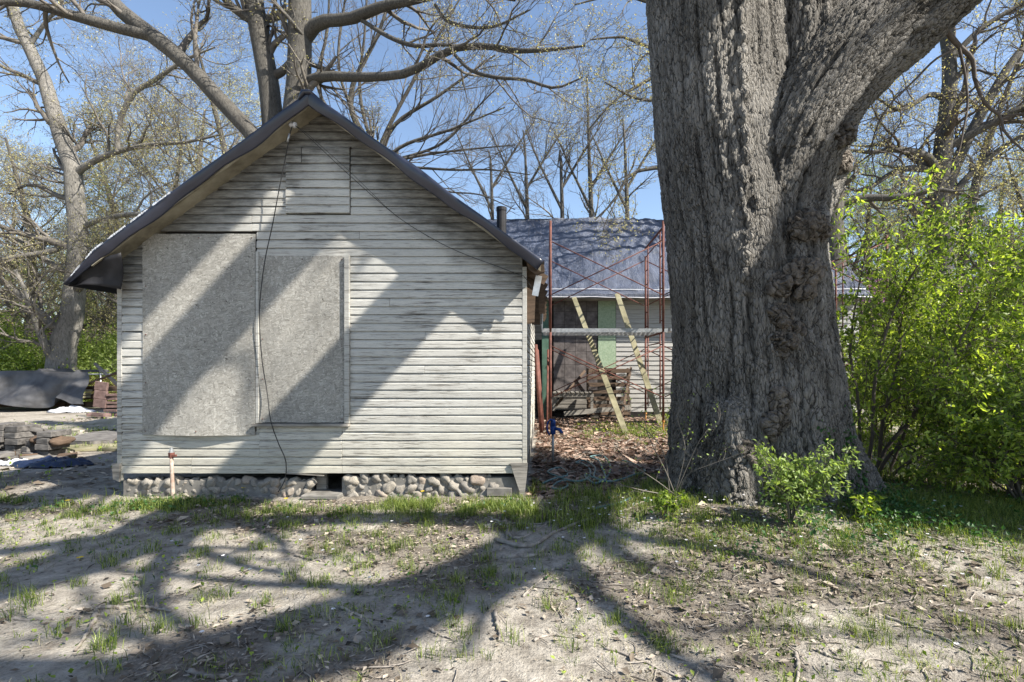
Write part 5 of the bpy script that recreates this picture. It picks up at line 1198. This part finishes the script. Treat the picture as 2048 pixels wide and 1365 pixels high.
# ================================================================== near plants
def stems_plant(name, label, cat, stems, seed, lv, leafn, leafs, lm, sm, wig=.16, up=.04, elong=2.0, droop=.3, jit=.02, rmin=.0025, tmin=.3, base=None):
    rng = np.random.RandomState(seed); Pt, Rd = hero(stems, 14); b = Vector(base) if base else Vector(Pt[0][0]); off = np.array(b)
    root = thing(name, label, cat, b)
    for i in range(len(Pt)): tubes('stem', [(Pt[i:i + 1] - off, Rd[i:i + 1], 7)], M[sm], root)
    lev = []; p, r = Pt, Rd; last = []
    for li, (k, L, a) in enumerate(lv):
        p, r = spawn(rng, p, r, k, L, a, (7, 5, 3)[min(li, 2)], wig, up, .5, tmin if li == 0 else .15, rmin=rmin * (1.6 if li == 0 else 1)); lev.append((p - off, r, (5, 3, 3)[min(li, 2)])); last.append(p)
    tag(tubes('twigs', lev, M[sm], root), kind='stuff')
    fl = leafmesh('foliage', [leaves(rng, last[-1] - off, leafn, leafs, jit, elong, droop, .05, nrm_up=.5)] + ([leaves(rng, last[-2] - off, leafn, leafs, jit, elong, droop, .2, nrm_up=.5)] if len(last) > 1 else []), M[lm], root)
    tag(fl, kind='stuff'); return root
def S3(rows, r): return [P(x, y, Y) for x, y, Y in rows], r
hs = [S3([(1718, 985, 6.2), (1705, 900, 6.2), (1695, 780, 6.2), (1680, 690, 6.1), (1665, 600, 6.0)], [.022, .02, .016, .012, .006]),
 S3([(1722, 985, 6.2), (1720, 880, 6.3), (1715, 790, 6.4), (1700, 700, 6.4), (1720, 560, 6.4), (1740, 480, 6.4)], [.022, .02, .018, .015, .01, .005]),
 S3([(1728, 985, 6.2), (1745, 870, 6.2), (1750, 760, 6.2), (1780, 640, 6.1), (1830, 540, 6.0), (1880, 470, 5.9)], [.024, .022, .02, .016, .012, .006]),
 S3([(1732, 990, 6.2), (1770, 900, 6.1), (1830, 830, 6.0), (1900, 720, 5.9), (1960, 600, 5.8)], [.026, .024, .02, .015, .008]),
 S3([(1735, 990, 6.2), (1790, 900, 6.0), (1880, 890, 5.8), (1960, 910, 5.6), (2060, 900, 5.4)], [.026, .022, .018, .014, .008]),
 S3([(1738, 1000, 6.2), (1810, 930, 5.9), (1900, 900, 5.6), (1980, 960, 5.3), (2060, 1010, 5.1)], [.024, .02, .016, .012, .007]),
 S3([(1756, 985, 6.4), (1765, 850, 6.4), (1800, 700, 6.4), (1790, 560, 6.4), (1800, 450, 6.4)], [.026, .022, .018, .012, .006]),
 S3([(1760, 990, 6.4), (1850, 780, 6.2), (1950, 680, 6.0), (2060, 600, 5.8)], [.022, .02, .015, .008])]
stems_plant('honeysuckle_bush', 'large many-stemmed bush in bright green leaf at the right of the oak', 'bush', hs, 81, ((12, .9, 52), (7, .42, 50), (4, .2, 45)), 3, .070, 'leaf', 'twigdark', .17, .03, 2.3, .5)
for k, (cx_, Y, lab, sd) in enumerate(((2020, 7.2, 'broad green bush cut by the right edge of the picture', 82), (1880, 8.4, 'second green bush behind the large many-stemmed one', 83), (1760, 9.8, 'green bush near the scaffold right of the oak', 84), (2160, 6.2, 'green bush just outside the right edge', 85), (2120, 9.0, 'tall green bush behind the right edge bush', 86))):
    b = P(cx_, 735, Y); b.z = 0; st = []; rr = random.Random(sd)
    for q in range(9):
        a = rr.uniform(0, 6.28); w = rr.uniform(.5, 1.6); h = rr.uniform(1.2, 3.5) * (1.05 if k != 2 else .8)
        st.append(([b + Vector((rr.uniform(-.1, .1), rr.uniform(-.1, .1), 0)), b + Vector((math.cos(a) * w * .4, math.sin(a) * w * .4, h * .5)), b + Vector((math.cos(a) * w, math.sin(a) * w, h * .9))], [.024, .018, .006]))
    stems_plant('green_bush', lab, 'bush', st, sd, ((10, .85, 52), (7, .45, 50), (4, .2, 45)), 3, .072, 'leaf', 'twigdark', .18, .02, 2.2, .5)
b = Vector((4.75, 5.0, 0)); rr = random.Random(88); st = []
for q in range(12):
    a = rr.uniform(0, 6.28); w = rr.uniform(.4, 1.1); h = rr.uniform(.5, 1.5)
    st.append(([b + Vector((rr.uniform(-.1, .1), rr.uniform(-.1, .1), 0)), b + Vector((math.cos(a) * w * .4, math.sin(a) * w * .25, h * .6)), b + Vector((math.cos(a) * w, math.sin(a) * w * .6, h * .8))], [.014, .010, .004]))
stems_plant('green_bush', 'low green bush spilling towards the grass at the right edge', 'bush', st, 89, ((9, .55, 52), (6, .3, 50), (3, .15, 45)), 4, .062, 'leaf', 'twigdark', .18, -.01, 2.2, .5)
# light green bush at the oak foot
bs = []; b = GP(1580, 1050); rr = random.Random(4)
for q in range(13):
    a = rr.uniform(0, 6.28); w = rr.uniform(.15, .42); h = rr.uniform(.28, .62)
    bs.append(([b, b + Vector((math.cos(a) * w * .35, math.sin(a) * w * .25, h * .55)), b + Vector((math.cos(a) * w * 1.15, math.sin(a) * w * .55, h))], [.006, .004, .002]))
stems_plant('light_green_bush', 'small light green bush growing at the front of the oak trunk', 'bush', bs, 90, ((9, .22, 48), (4, .10, 45)), 4, .044, 'leaflight', 'twig', .14, .05, 2.0, .3, .012, .0016)
# bare wiry sapling left of the oak
ws = [S3([(1350, 990, 4.9), (1330, 940, 4.9), (1300, 880, 4.9), (1290, 830, 4.85), (1310, 790, 4.8)], [.008, .006, .004, .003, .002]), S3([(1352, 992, 4.9), (1310, 960, 4.8), (1260, 930, 4.75), (1215, 920, 4.7)], [.007, .005, .003, .002]),
 S3([(1350, 990, 4.9), (1370, 900, 4.85), (1355, 830, 4.8), (1380, 780, 4.75)], [.007, .005, .004, .002]), S3([(1345, 992, 4.9), (1280, 980, 4.8), (1230, 965, 4.7), (1190, 940, 4.65)], [.006, .005, .003, .002]),
 S3([(1355, 992, 4.9), (1375, 950, 4.8), (1420, 930, 4.7), (1500, 900, 4.6), (1520, 880, 4.6)], [.005, .004, .003, .002, .0015]), S3([(1340, 990, 4.9), (1325, 900, 4.9), (1270, 840, 4.9), (1240, 800, 4.9)], [.006, .004, .003, .002]),
 S3([(1350, 990, 4.9), (1400, 880, 4.8), (1440, 840, 4.7), (1430, 790, 4.7)], [.005, .004, .003, .002])]
stems_plant('wiry_sapling', 'nearly leafless wiry shrub with pale twigs left of the oak base', 'shrub', ws, 91, ((7, .26, 45), (3, .12, 45)), 1, .024, 'leaflight', 'twig', .2, .03, 1.6, .2, .005, .0012)
for k, (px, py, n, s, lab) in enumerate(((1335, 1040, 9, .05, 'low bright green herb clump left of the light green bush'), (1500, 1000, 7, .04, 'young green sprout rising in front of the oak hollow'), (1735, 1045, 10, .05, 'leafy weed clump on the root at the oak right side'))):
    b = GP(px, py); rr = random.Random(k); st = [([b, b + Vector((rr.uniform(-.08, .08), rr.uniform(-.05, .05), .1)), b + Vector((rr.uniform(-.18, .18), rr.uniform(-.1, .1), rr.uniform(.12, .24)))], [.004, .003, .002]) for _ in range(n)]
    stems_plant('herb_clump', lab, 'plant', st, 95 + k, ((6, .08, 50),), 4, s, 'leaf', 'twig', .1, .0, 1.6, .2, .01, .001)
# ivy on the right root
rng = np.random.RandomState(5); pts = []
for _ in range(900):
    px = rng.uniform(1628, 1700); py = rng.uniform(800, 1010)
    px += (py - 800) * .25 - 12; h, nn_ = onoak(px, py)
    if h is not None and fnoise(px, py, .03, 3, 2) > -.15: pts.append(np.array(h) + np.array(nn_) * .02)
tag(leafmesh('ivy', [leaf_at(rng, np.array(pts), .045, 1.3, .3)], M['leafdark']), 'dark ivy climbing the right-hand root of the oak', 'ivy')

# ================================================================== ground cover
def blades(rng, x, y, h, w, lean=.5, hv=.35):
    n = len(x); z = gz(x, y) - .005; a = rng.uniform(0, 6.28, n); l = h * rng.uniform(1 - hv, 1 + hv, n); b = lean * rng.uniform(.2, 1.3, n)
    dx, dy = np.cos(a), np.sin(a); px_, py_ = -dy * w / 2, dx * w / 2; V = []
    for t, k in ((0, 1.0), (.55, .75)):
        cx_ = x + dx * l * b * t ** 2; cy_ = y + dy * l * b * t ** 2; cz = z + l * (t - .35 * b * t * t)
        V.append(np.stack([cx_ - px_ * k, cy_ - py_ * k, cz], 1)); V.append(np.stack([cx_ + px_ * k, cy_ + py_ * k, cz], 1))
    V.append(np.stack([x + dx * l * b, y + dy * l * b, z + l * (1 - .42 * b)], 1)); V = np.stack(V, 1)
    o = (np.arange(n) * 5)[:, None]
    return V.reshape(-1, 3), o + [0, 1, 3, 2], o + [2, 3, 4]
def grassmesh(name, sets, mat, label):
    Vs = []; Q = []; Tt = []; o = 0
    for v, q, t in sets: Vs.append(v); Q.append(q + o); Tt.append(t + o); o += len(v)
    tag(mesh_np(name, np.concatenate(Vs), [np.concatenate(Q), np.concatenate(Tt)], mat), label, None, None, 'stuff')
rng = np.random.RandomState(100)
def shedmask(x, y): return ~((x > XL - .05) & (x < XR + .08) & (y > 5.33) & (y < YB)) & ((np.hypot((x - OX) / 1.05, (y - OY) / .85) > 1.0))
def scatter(n, x0, x1, y0, y1, dens):
    x = rng.uniform(x0, x1, n); y = rng.uniform(y0, y1, n); k = (rng.uniform(0, 1, n) < dens(x, y)) & shedmask(x, y) & (np.abs(x) < y * 1.25 + 1.5); return x[k], y[k]
def tufts(x, y, per, spread):
    k = rng.poisson(per, len(x)) + 2; X_ = np.repeat(x, k); Y_ = np.repeat(y, k); return X_ + rng.normal(size=len(X_)) * spread, Y_ + rng.normal(size=len(X_)) * spread
patch = lambda x, y, s=1.1, sd=40: np.clip(fnoise(x, y, s, sd, 3) * 3.2 + .5, 0, 1)
strip = lambda x, y: (x < -.1) * (x > -6.2) * np.exp(-((y - 5.05) / .27) ** 2) * (.05 + .95 * patch(x, y, 2.1, 41))
oakz = lambda x, y: np.exp(-(((x - 2.6) / 2.4) ** 2 + ((y - 4.35) / .85) ** 2) ** 1.4) * (.08 + .92 * patch(x, y, 2.3, 44))
gapz = lambda x, y: np.exp(-(((x - .45) / .9) ** 2 + ((y - 5.0) / .55) ** 2)) * (.3 + .7 * patch(x, y, 2.2, 45))
sets = []
x, y = scatter(3800, -6.2, 0, 4.3, 5.45, strip); X_, Y_ = tufts(x, y, 9, .022); sets.append(blades(rng, X_, Y_, .105, .005, .9))
x, y = scatter(6500, 0, 6, 3.2, 7, oakz); X_, Y_ = tufts(x, y, 6, .03); sets.append(blades(rng, X_, Y_, .085, .005, 1.0))
x, y = scatter(1800, -.6, 1.8, 4.2, 6.0, gapz); X_, Y_ = tufts(x, y, 12, .025); sets.append(blades(rng, X_, Y_, .13, .0055, .7))
x, y = scatter(4600, -6, 5, 2.1, 5.0, lambda x, y: .10 + .4 * patch(x, y, .9, 47) ** 2 + .35 * (x > 0) * patch(x, y, 1.6, 57)); X_, Y_ = tufts(x, y, 8, .02); sets.append(blades(rng, X_, Y_, .055, .0034, 1.0))
x, y = scatter(330, -5.5, 3, 2.2, 4.9, lambda x, y: x * 0 + .8); X_, Y_ = tufts(x, y, 30, .032); sets.append(blades(rng, X_, Y_, .095, .0036, .8))
x, y = scatter(1500, -12, -4.7, 5, 15, lambda x, y: patch(x, y, .7, 48) * .8); X_, Y_ = tufts(x, y, 9, .05); sets.append(blades(rng, X_, Y_, .12, .008, .7))
x, y = scatter(900, .3, 3.5, 8.5, 13.5, lambda x, y: np.exp(-(((x - 2.0) / 1.0) ** 2 + ((y - 10.8) / 1.3) ** 2))); X_, Y_ = tufts(x, y, 8, .05); sets.append(blades(rng, X_, Y_, .11, .009, .7))
x, y = scatter(6500, 2.8, 16, 5.5, 20, lambda x, y: .35 + .65 * patch(x, y, .6, 49)); X_, Y_ = tufts(x, y, 5, .07); sets.append(blades(rng, X_, Y_, .17, .013, .8))
x, y = scatter(4200, 2.6, 5.8, 3.1, 5.4, lambda x, y: np.exp(-(((x - 4.0) / 1.2) ** 2 + ((y - 4.5) / .6) ** 2))); X_, Y_ = tufts(x, y, 8, .04); sets.append(blades(rng, X_, Y_, .12, .004, 1.1))
grassmesh('grass', sets, M['grass'], 'green grass tufts on the bare yard')
x, y = scatter(900, -6, 5, 2.1, 6.0, lambda x, y: .3 + .4 * patch(x, y, 1.3, 52)); X_, Y_ = tufts(x, y, 6, .03); s1_ = blades(rng, X_, Y_, .06, .003, 1.3)
grassmesh('dry_grass', [s1_], M['drygrass'], 'straw coloured dry grass blades')
# broad-leaved ground plants (clumps of small leaves)
def gleaf(n, x0, x1, y0, y1, dens, size, hmax):
    x, y = scatter(n, x0, x1, y0, y1, dens); return np.stack([x, y, gz(x, y) + rng.uniform(.005, hmax, len(x))], 1)
p = np.concatenate([gleaf(42000, .6, 5.8, 3.4, 6.6, lambda x, y: np.exp(-(((x - 3.0) / 1.6) ** 2 + ((y - 4.4) / .55) ** 2)) * patch(x, y, 2.4, 60), 0, .14), gleaf(5000, -6, 0, 4.7, 5.4, lambda x, y: strip(x, y) * patch(x, y, 2.2, 61), 0, .08),
    gleaf(1500, -5, 5, 3.2, 5.2, lambda x, y: .8 * (patch(x, y, 3.0, 62) > .93), 0, .02)])
tag(leafmesh('ground_plants', [leaf_at(rng, p, .034, 1.4, .0, 2.2)], M['leafdark'].copy() if False else M['leafdark']), 'small dark-leaved ground plants', None, None, 'stuff')
p = np.concatenate([gleaf(26000, 3.0, 16, 5.5, 20, lambda x, y: .4 + .6 * patch(x, y, .8, 63), 0, .3), gleaf(5000, .6, 5.8, 3.3, 6.6, lambda x, y: oakz(x, y) * patch(x, y, 2.9, 64), 0, .1), gleaf(4500, -5, 5, 2.1, 5.0, lambda x, y: .06 + .9 * (patch(x, y, 2.2, 65) > .8) + .15 * (x > 0), 0, .02), gleaf(900, .5, 3.2, 9, 13, lambda x, y: np.exp(-(((x - 2.0) / .9) ** 2 + ((y - 10.8) / 1.2) ** 2)), 0, .12),
    gleaf(5000, -14, -5, 5.5, 22, lambda x, y: .5 * patch(x, y, .8, 66), 0, .1)])
tag(leafmesh('bright_ground_plants', [leaf_at(rng, p[p[:, 1] > 6.2], .055, 1.6, .0, 1.2), leaf_at(rng, p[p[:, 1] <= 6.2], .026, 1.6, .0, 1.6)], M['leaf']), 'bright green undergrowth leaves', None, None, 'stuff')
# white flowers: five petals each
x, y = scatter(520, -.4, 5, 3.3, 5.1, lambda x, y: np.exp(-(((x - 1.9) / 1.5) ** 2 + ((y - 4.6) / .38) ** 2)) + .05); x2, y2 = scatter(70, -4, 3, 2.3, 4.9, lambda x, y: .5 + 0 * x); x = np.concatenate([x, x2]); y = np.concatenate([y, y2])
z = gz(x, y) + rng.uniform(.04, .12, len(x)); Vp = []; 
for a in range(5):
    an = a * 1.2566 + rng.uniform(0, .3, len(x)); c, s = np.cos(an), np.sin(an); L = .013; w = .006
    b0 = np.stack([x, y, z], 1); Vp.append(np.stack([b0, b0 + np.stack([c * L * .6 - s * w, s * L * .6 + c * w - .002, .006 + 0 * x], 1), b0 + np.stack([c * L, s * L, .005 + 0 * x], 1), b0 + np.stack([c * L * .6 + s * w, s * L * .6 - c * w, .006 + 0 * x], 1)], 1))
Vp = np.concatenate(Vp); bq = (np.arange(len(Vp)) * 4)[:, None] + [0, 1, 2, 3]
tag(mesh_np('white_flowers', Vp.reshape(-1, 3), [bq], M['petal']), 'tiny white spring flowers in the grass', None, None, 'stuff')
for k, (px, py, hh_, lab) in enumerate(((487, 978, .10, 'yellow dandelion in the grass against the shed foundation'), (135, 1003, .05, 'yellow dandelion left of the shed corner'), (160, 1117, .015, 'yellow leaf lying on bare soil at the left'), (572, 999, .05, 'small yellow dandelion before the foundation opening'), (845, 985, .08, 'yellow dandelion before the right-hand foundation stones'))):
    b = GP(px, py + hh_ * 160); d = thing('dandelion', lab, 'flower', b); mb = MB()
    for a in range(14): an = a * .449; mb.add([(0, 0, hh_), (.016 * math.cos(an - .2), .016 * math.sin(an - .2), hh_ + .004), (.024 * math.cos(an), .024 * math.sin(an), hh_ + .002), (.016 * math.cos(an + .2), .016 * math.sin(an + .2), hh_ + .004)], [(0, 1, 2, 3)])
    mb.build('flower_head', M['yellow'], d); MB().tube([(0, 0, -.01), (.002, 0, hh_)], .0018, 5).build('stalk', M['grass'], d)
# leaf litter
def litter(n, x0, x1, y0, y1, dens, size, var=.5):
    x, y = scatter(n, x0, x1, y0, y1, dens); p = np.stack([x, y, gz(x, y) + .006 + rng.uniform(0, .012, len(x))], 1)
    n = len(p); a = rng.uniform(0, 6.28, n); D = np.stack([np.cos(a), np.sin(a), rng.uniform(-.25, .35, n)], 1); U = np.stack([-np.sin(a), np.cos(a), rng.uniform(-.5, .5, n)], 1); Nn = np.array([0, 0, 1.0])
    L = size * (rng.gamma(2.2, .42, n) + .15)[:, None]; w = L * rng.uniform(.06, .40, n)[:, None]; c = rng.uniform(.1, .6, n)[:, None] * w
    V = np.stack([p - D * L * .5, p - D * L * .1 + U * w + Nn * c, p + D * L * .5 + Nn * c * .4, p - D * L * .05 - U * w + Nn * c], 1); b = (np.arange(n) * 4)[:, None]
    return V.reshape(-1, 3), np.concatenate([b + [0, 1, 2], b + [0, 2, 3]])
lit = [litter(42000, -6.5, 6, 2.0, 5.6, lambda x, y: .04 + .9 * litden(x, y), .024), litter(9000, -13, -4.6, 5, 17, lambda x, y: .3 + .6 * patch(x, y, .8, 71), .055), litter(5000, 1, 6, 3, 6.5, lambda x, y: .6 + 0 * x, .045)]
tag(leafmesh('leaf_litter', lit, M['litter']), 'dry leaf litter and bark chips on the soil', None, None, 'stuff')
tag(leafmesh('dark_wood_chips', [litter(27000, -6.5, 6, 2.0, 6, lambda x, y: .14 + .8 * litden(x, y), .016), litter(6000, -.2, 4, 5.3, 12, lambda x, y: .6 + 0 * x, .04)], M['chips']), 'dark wood chips and rotted leaves on the soil', None, None, 'stuff')
tag(leafmesh('brown_leaf_litter', [litter(26000, -.25, 4.6, 5.3, 14, lambda x, y: .75 * np.exp(-((x - 1.0) / 2.2) ** 4) + .1, .07, .4)], M['litterbrown']), 'thick brown dead leaves between shed and house', None, None, 'stuff')
# twig litter
x, y = scatter(7000, -6, 6, 2.1, 7, lambda x, y: .2 + .8 * litden(x, y)); n = len(x); a = rng.uniform(0, 3.14, n); L = rng.gamma(2.0, .035, n) + .02; tt = np.linspace(-.5, .5, 4)
wob = rng.normal(size=(n, 4)) * .06; X_ = x[:, None] + np.cos(a)[:, None] * L[:, None] * tt - np.sin(a)[:, None] * L[:, None] * wob; Y_ = y[:, None] + np.sin(a)[:, None] * L[:, None] * tt + np.cos(a)[:, None] * L[:, None] * wob
Pt = np.stack([X_, Y_, gz(X_, Y_) + .008], 2); tag(tubes('twig_litter', [(Pt, (rng.uniform(.0014, .0045, n))[:, None] * np.ones((1, 4)), 3)], M['stick']), 'small broken twigs on the ground', None, None, 'stuff')
# fallen sticks, one by one
SK = [([(190, 1219), (240, 1217), (290, 1216), (345, 1224)], .012, 'dark crooked stick lying across the bare soil at lower left'), ([(193, 1221), (185, 1250), (165, 1285), (150, 1305)], .013, 'forked stick leg running down from the dark crooked stick'), ([(20, 1239), (60, 1242), (110, 1240)], .009, 'pale stick at the left edge of the bare soil'),
 ([(590, 1112), (620, 1120), (650, 1126)], .012, 'short dark stick on sunlit soil before the shed'), ([(690, 1125), (740, 1127), (800, 1130)], .006, 'thin stick lying right of the short dark stick'), ([(532, 1224), (548, 1218), (563, 1213)], .008, 'small straight stick on the pale soil'),
 ([(680, 1215), (710, 1230), (750, 1240), (790, 1245)], .008, 'dark twig at the edge of the big limb shadow'), ([(520, 1240), (570, 1243), (640, 1245)], .006, 'thin dark twig on pale soil left of the shadow'),
 ([(990, 1080), (1030, 1095), (1070, 1092), (1090, 1080), (1120, 1062), (1180, 1040), (1250, 1022), (1290, 1005)], .017, 'long pale branch lying in front of the hose towards the oak'), ([(1090, 1048), (1140, 1040), (1200, 1028), (1260, 1020)], .012, 'second pale branch just behind the longest one'),
 ([(1010, 1040), (1030, 1080), (1100, 1045), (1118, 1015)], .013, 'bent dark root-like branch at the shadow fork'), ([(1015, 1060), (1015, 1085), (1022, 1090)], .015, 'curved exposed root near the shed corner'), ([(1005, 1117), (1050, 1115), (1075, 1112), (1090, 1098)], .017, 'curled exposed root in the limb shadow'),
 ([(975, 1035), (1000, 1045), (1055, 1050), (1100, 1048)], .010, 'thin curved branch nearest the shed corner'), ([(1045, 1195), (1065, 1175), (1105, 1145)], .007, 'straight twig pointing away in the middle foreground'), ([(1110, 1138), (1140, 1142), (1155, 1138)], .010, 'short stick right of the straight twig'),
 ([(990, 1225), (995, 1255), (1000, 1285)], .012, 'dark upright-looking stick in the middle foreground'), ([(1068, 1283), (1100, 1272), (1150, 1278)], .007, 'bent twig beside the dead oak leaf'), ([(1592, 1310), (1596, 1340), (1594, 1375)], .011, 'pale stick end at the bottom edge'),
 ([(1630, 1300), (1660, 1315), (1690, 1322)], .009, 'pale bark strip right of centre bottom'), ([(1770, 1235), (1850, 1262), (1900, 1285), (1950, 1312)], .008, 'long thin stick on pale soil at lower right'), ([(1690, 1220), (1740, 1215), (1785, 1200)], .007, 'bent pale twig above the long thin stick'),
 ([(1400, 1228), (1440, 1226), (1470, 1230)], .007, 'pale twig lying in sparse grass at centre right'), ([(1720, 1340), (1740, 1320), (1800, 1330)], .007, 'forked twig near the bottom right'), ([(2005, 1215), (2030, 1200), (2048, 1196)], .008, 'curved twig at the right edge'),
 ([(850, 1255), (880, 1272), (905, 1280)], .008, 'small dark stick below the big shadow'), ([(380, 1345), (420, 1358), (470, 1352), (520, 1350)], .012, 'dark branch along the bottom edge at left'), ([(0, 1062), (60, 1052), (110, 1040), (170, 1020)], .007, 'long low twig in the grass at far left'), ([(860, 1028), (900, 1030), (960, 1022), (1000, 1010)], .010, 'thin fallen branch in the grass before the shed'),
 ([(1250, 890), (1280, 870), (1310, 862)], .02, 'pale root piece by the foot of the leaning timber'), ([(1130, 1080), (1160, 1095), (1150, 1110)], .012, 'exposed root loop right of the curled one'), ([(1210, 1298), (1250, 1310), (1330, 1345), (1400, 1380)], .006, 'thin dark twig running off the bottom of the picture')]
for k, (pix, r, lab) in enumerate(SK):
    sp = ground_path(pix, r * .6, 22); rs_ = np.random.RandomState(k); sp = sp + rs_.normal(size=sp.shape) * r * .28
    rr_ = r * np.linspace(1.1, .5, 22) * rs_.uniform(.85, 1.15, 22)
    tag(MB().tube([Vector(p) for p in sp], list(rr_), 7).build('root' if 'root' in lab and 'like' not in lab else 'stick', M['stick'], None, smooth=True), lab, 'root' if 'exposed' in lab else 'stick')
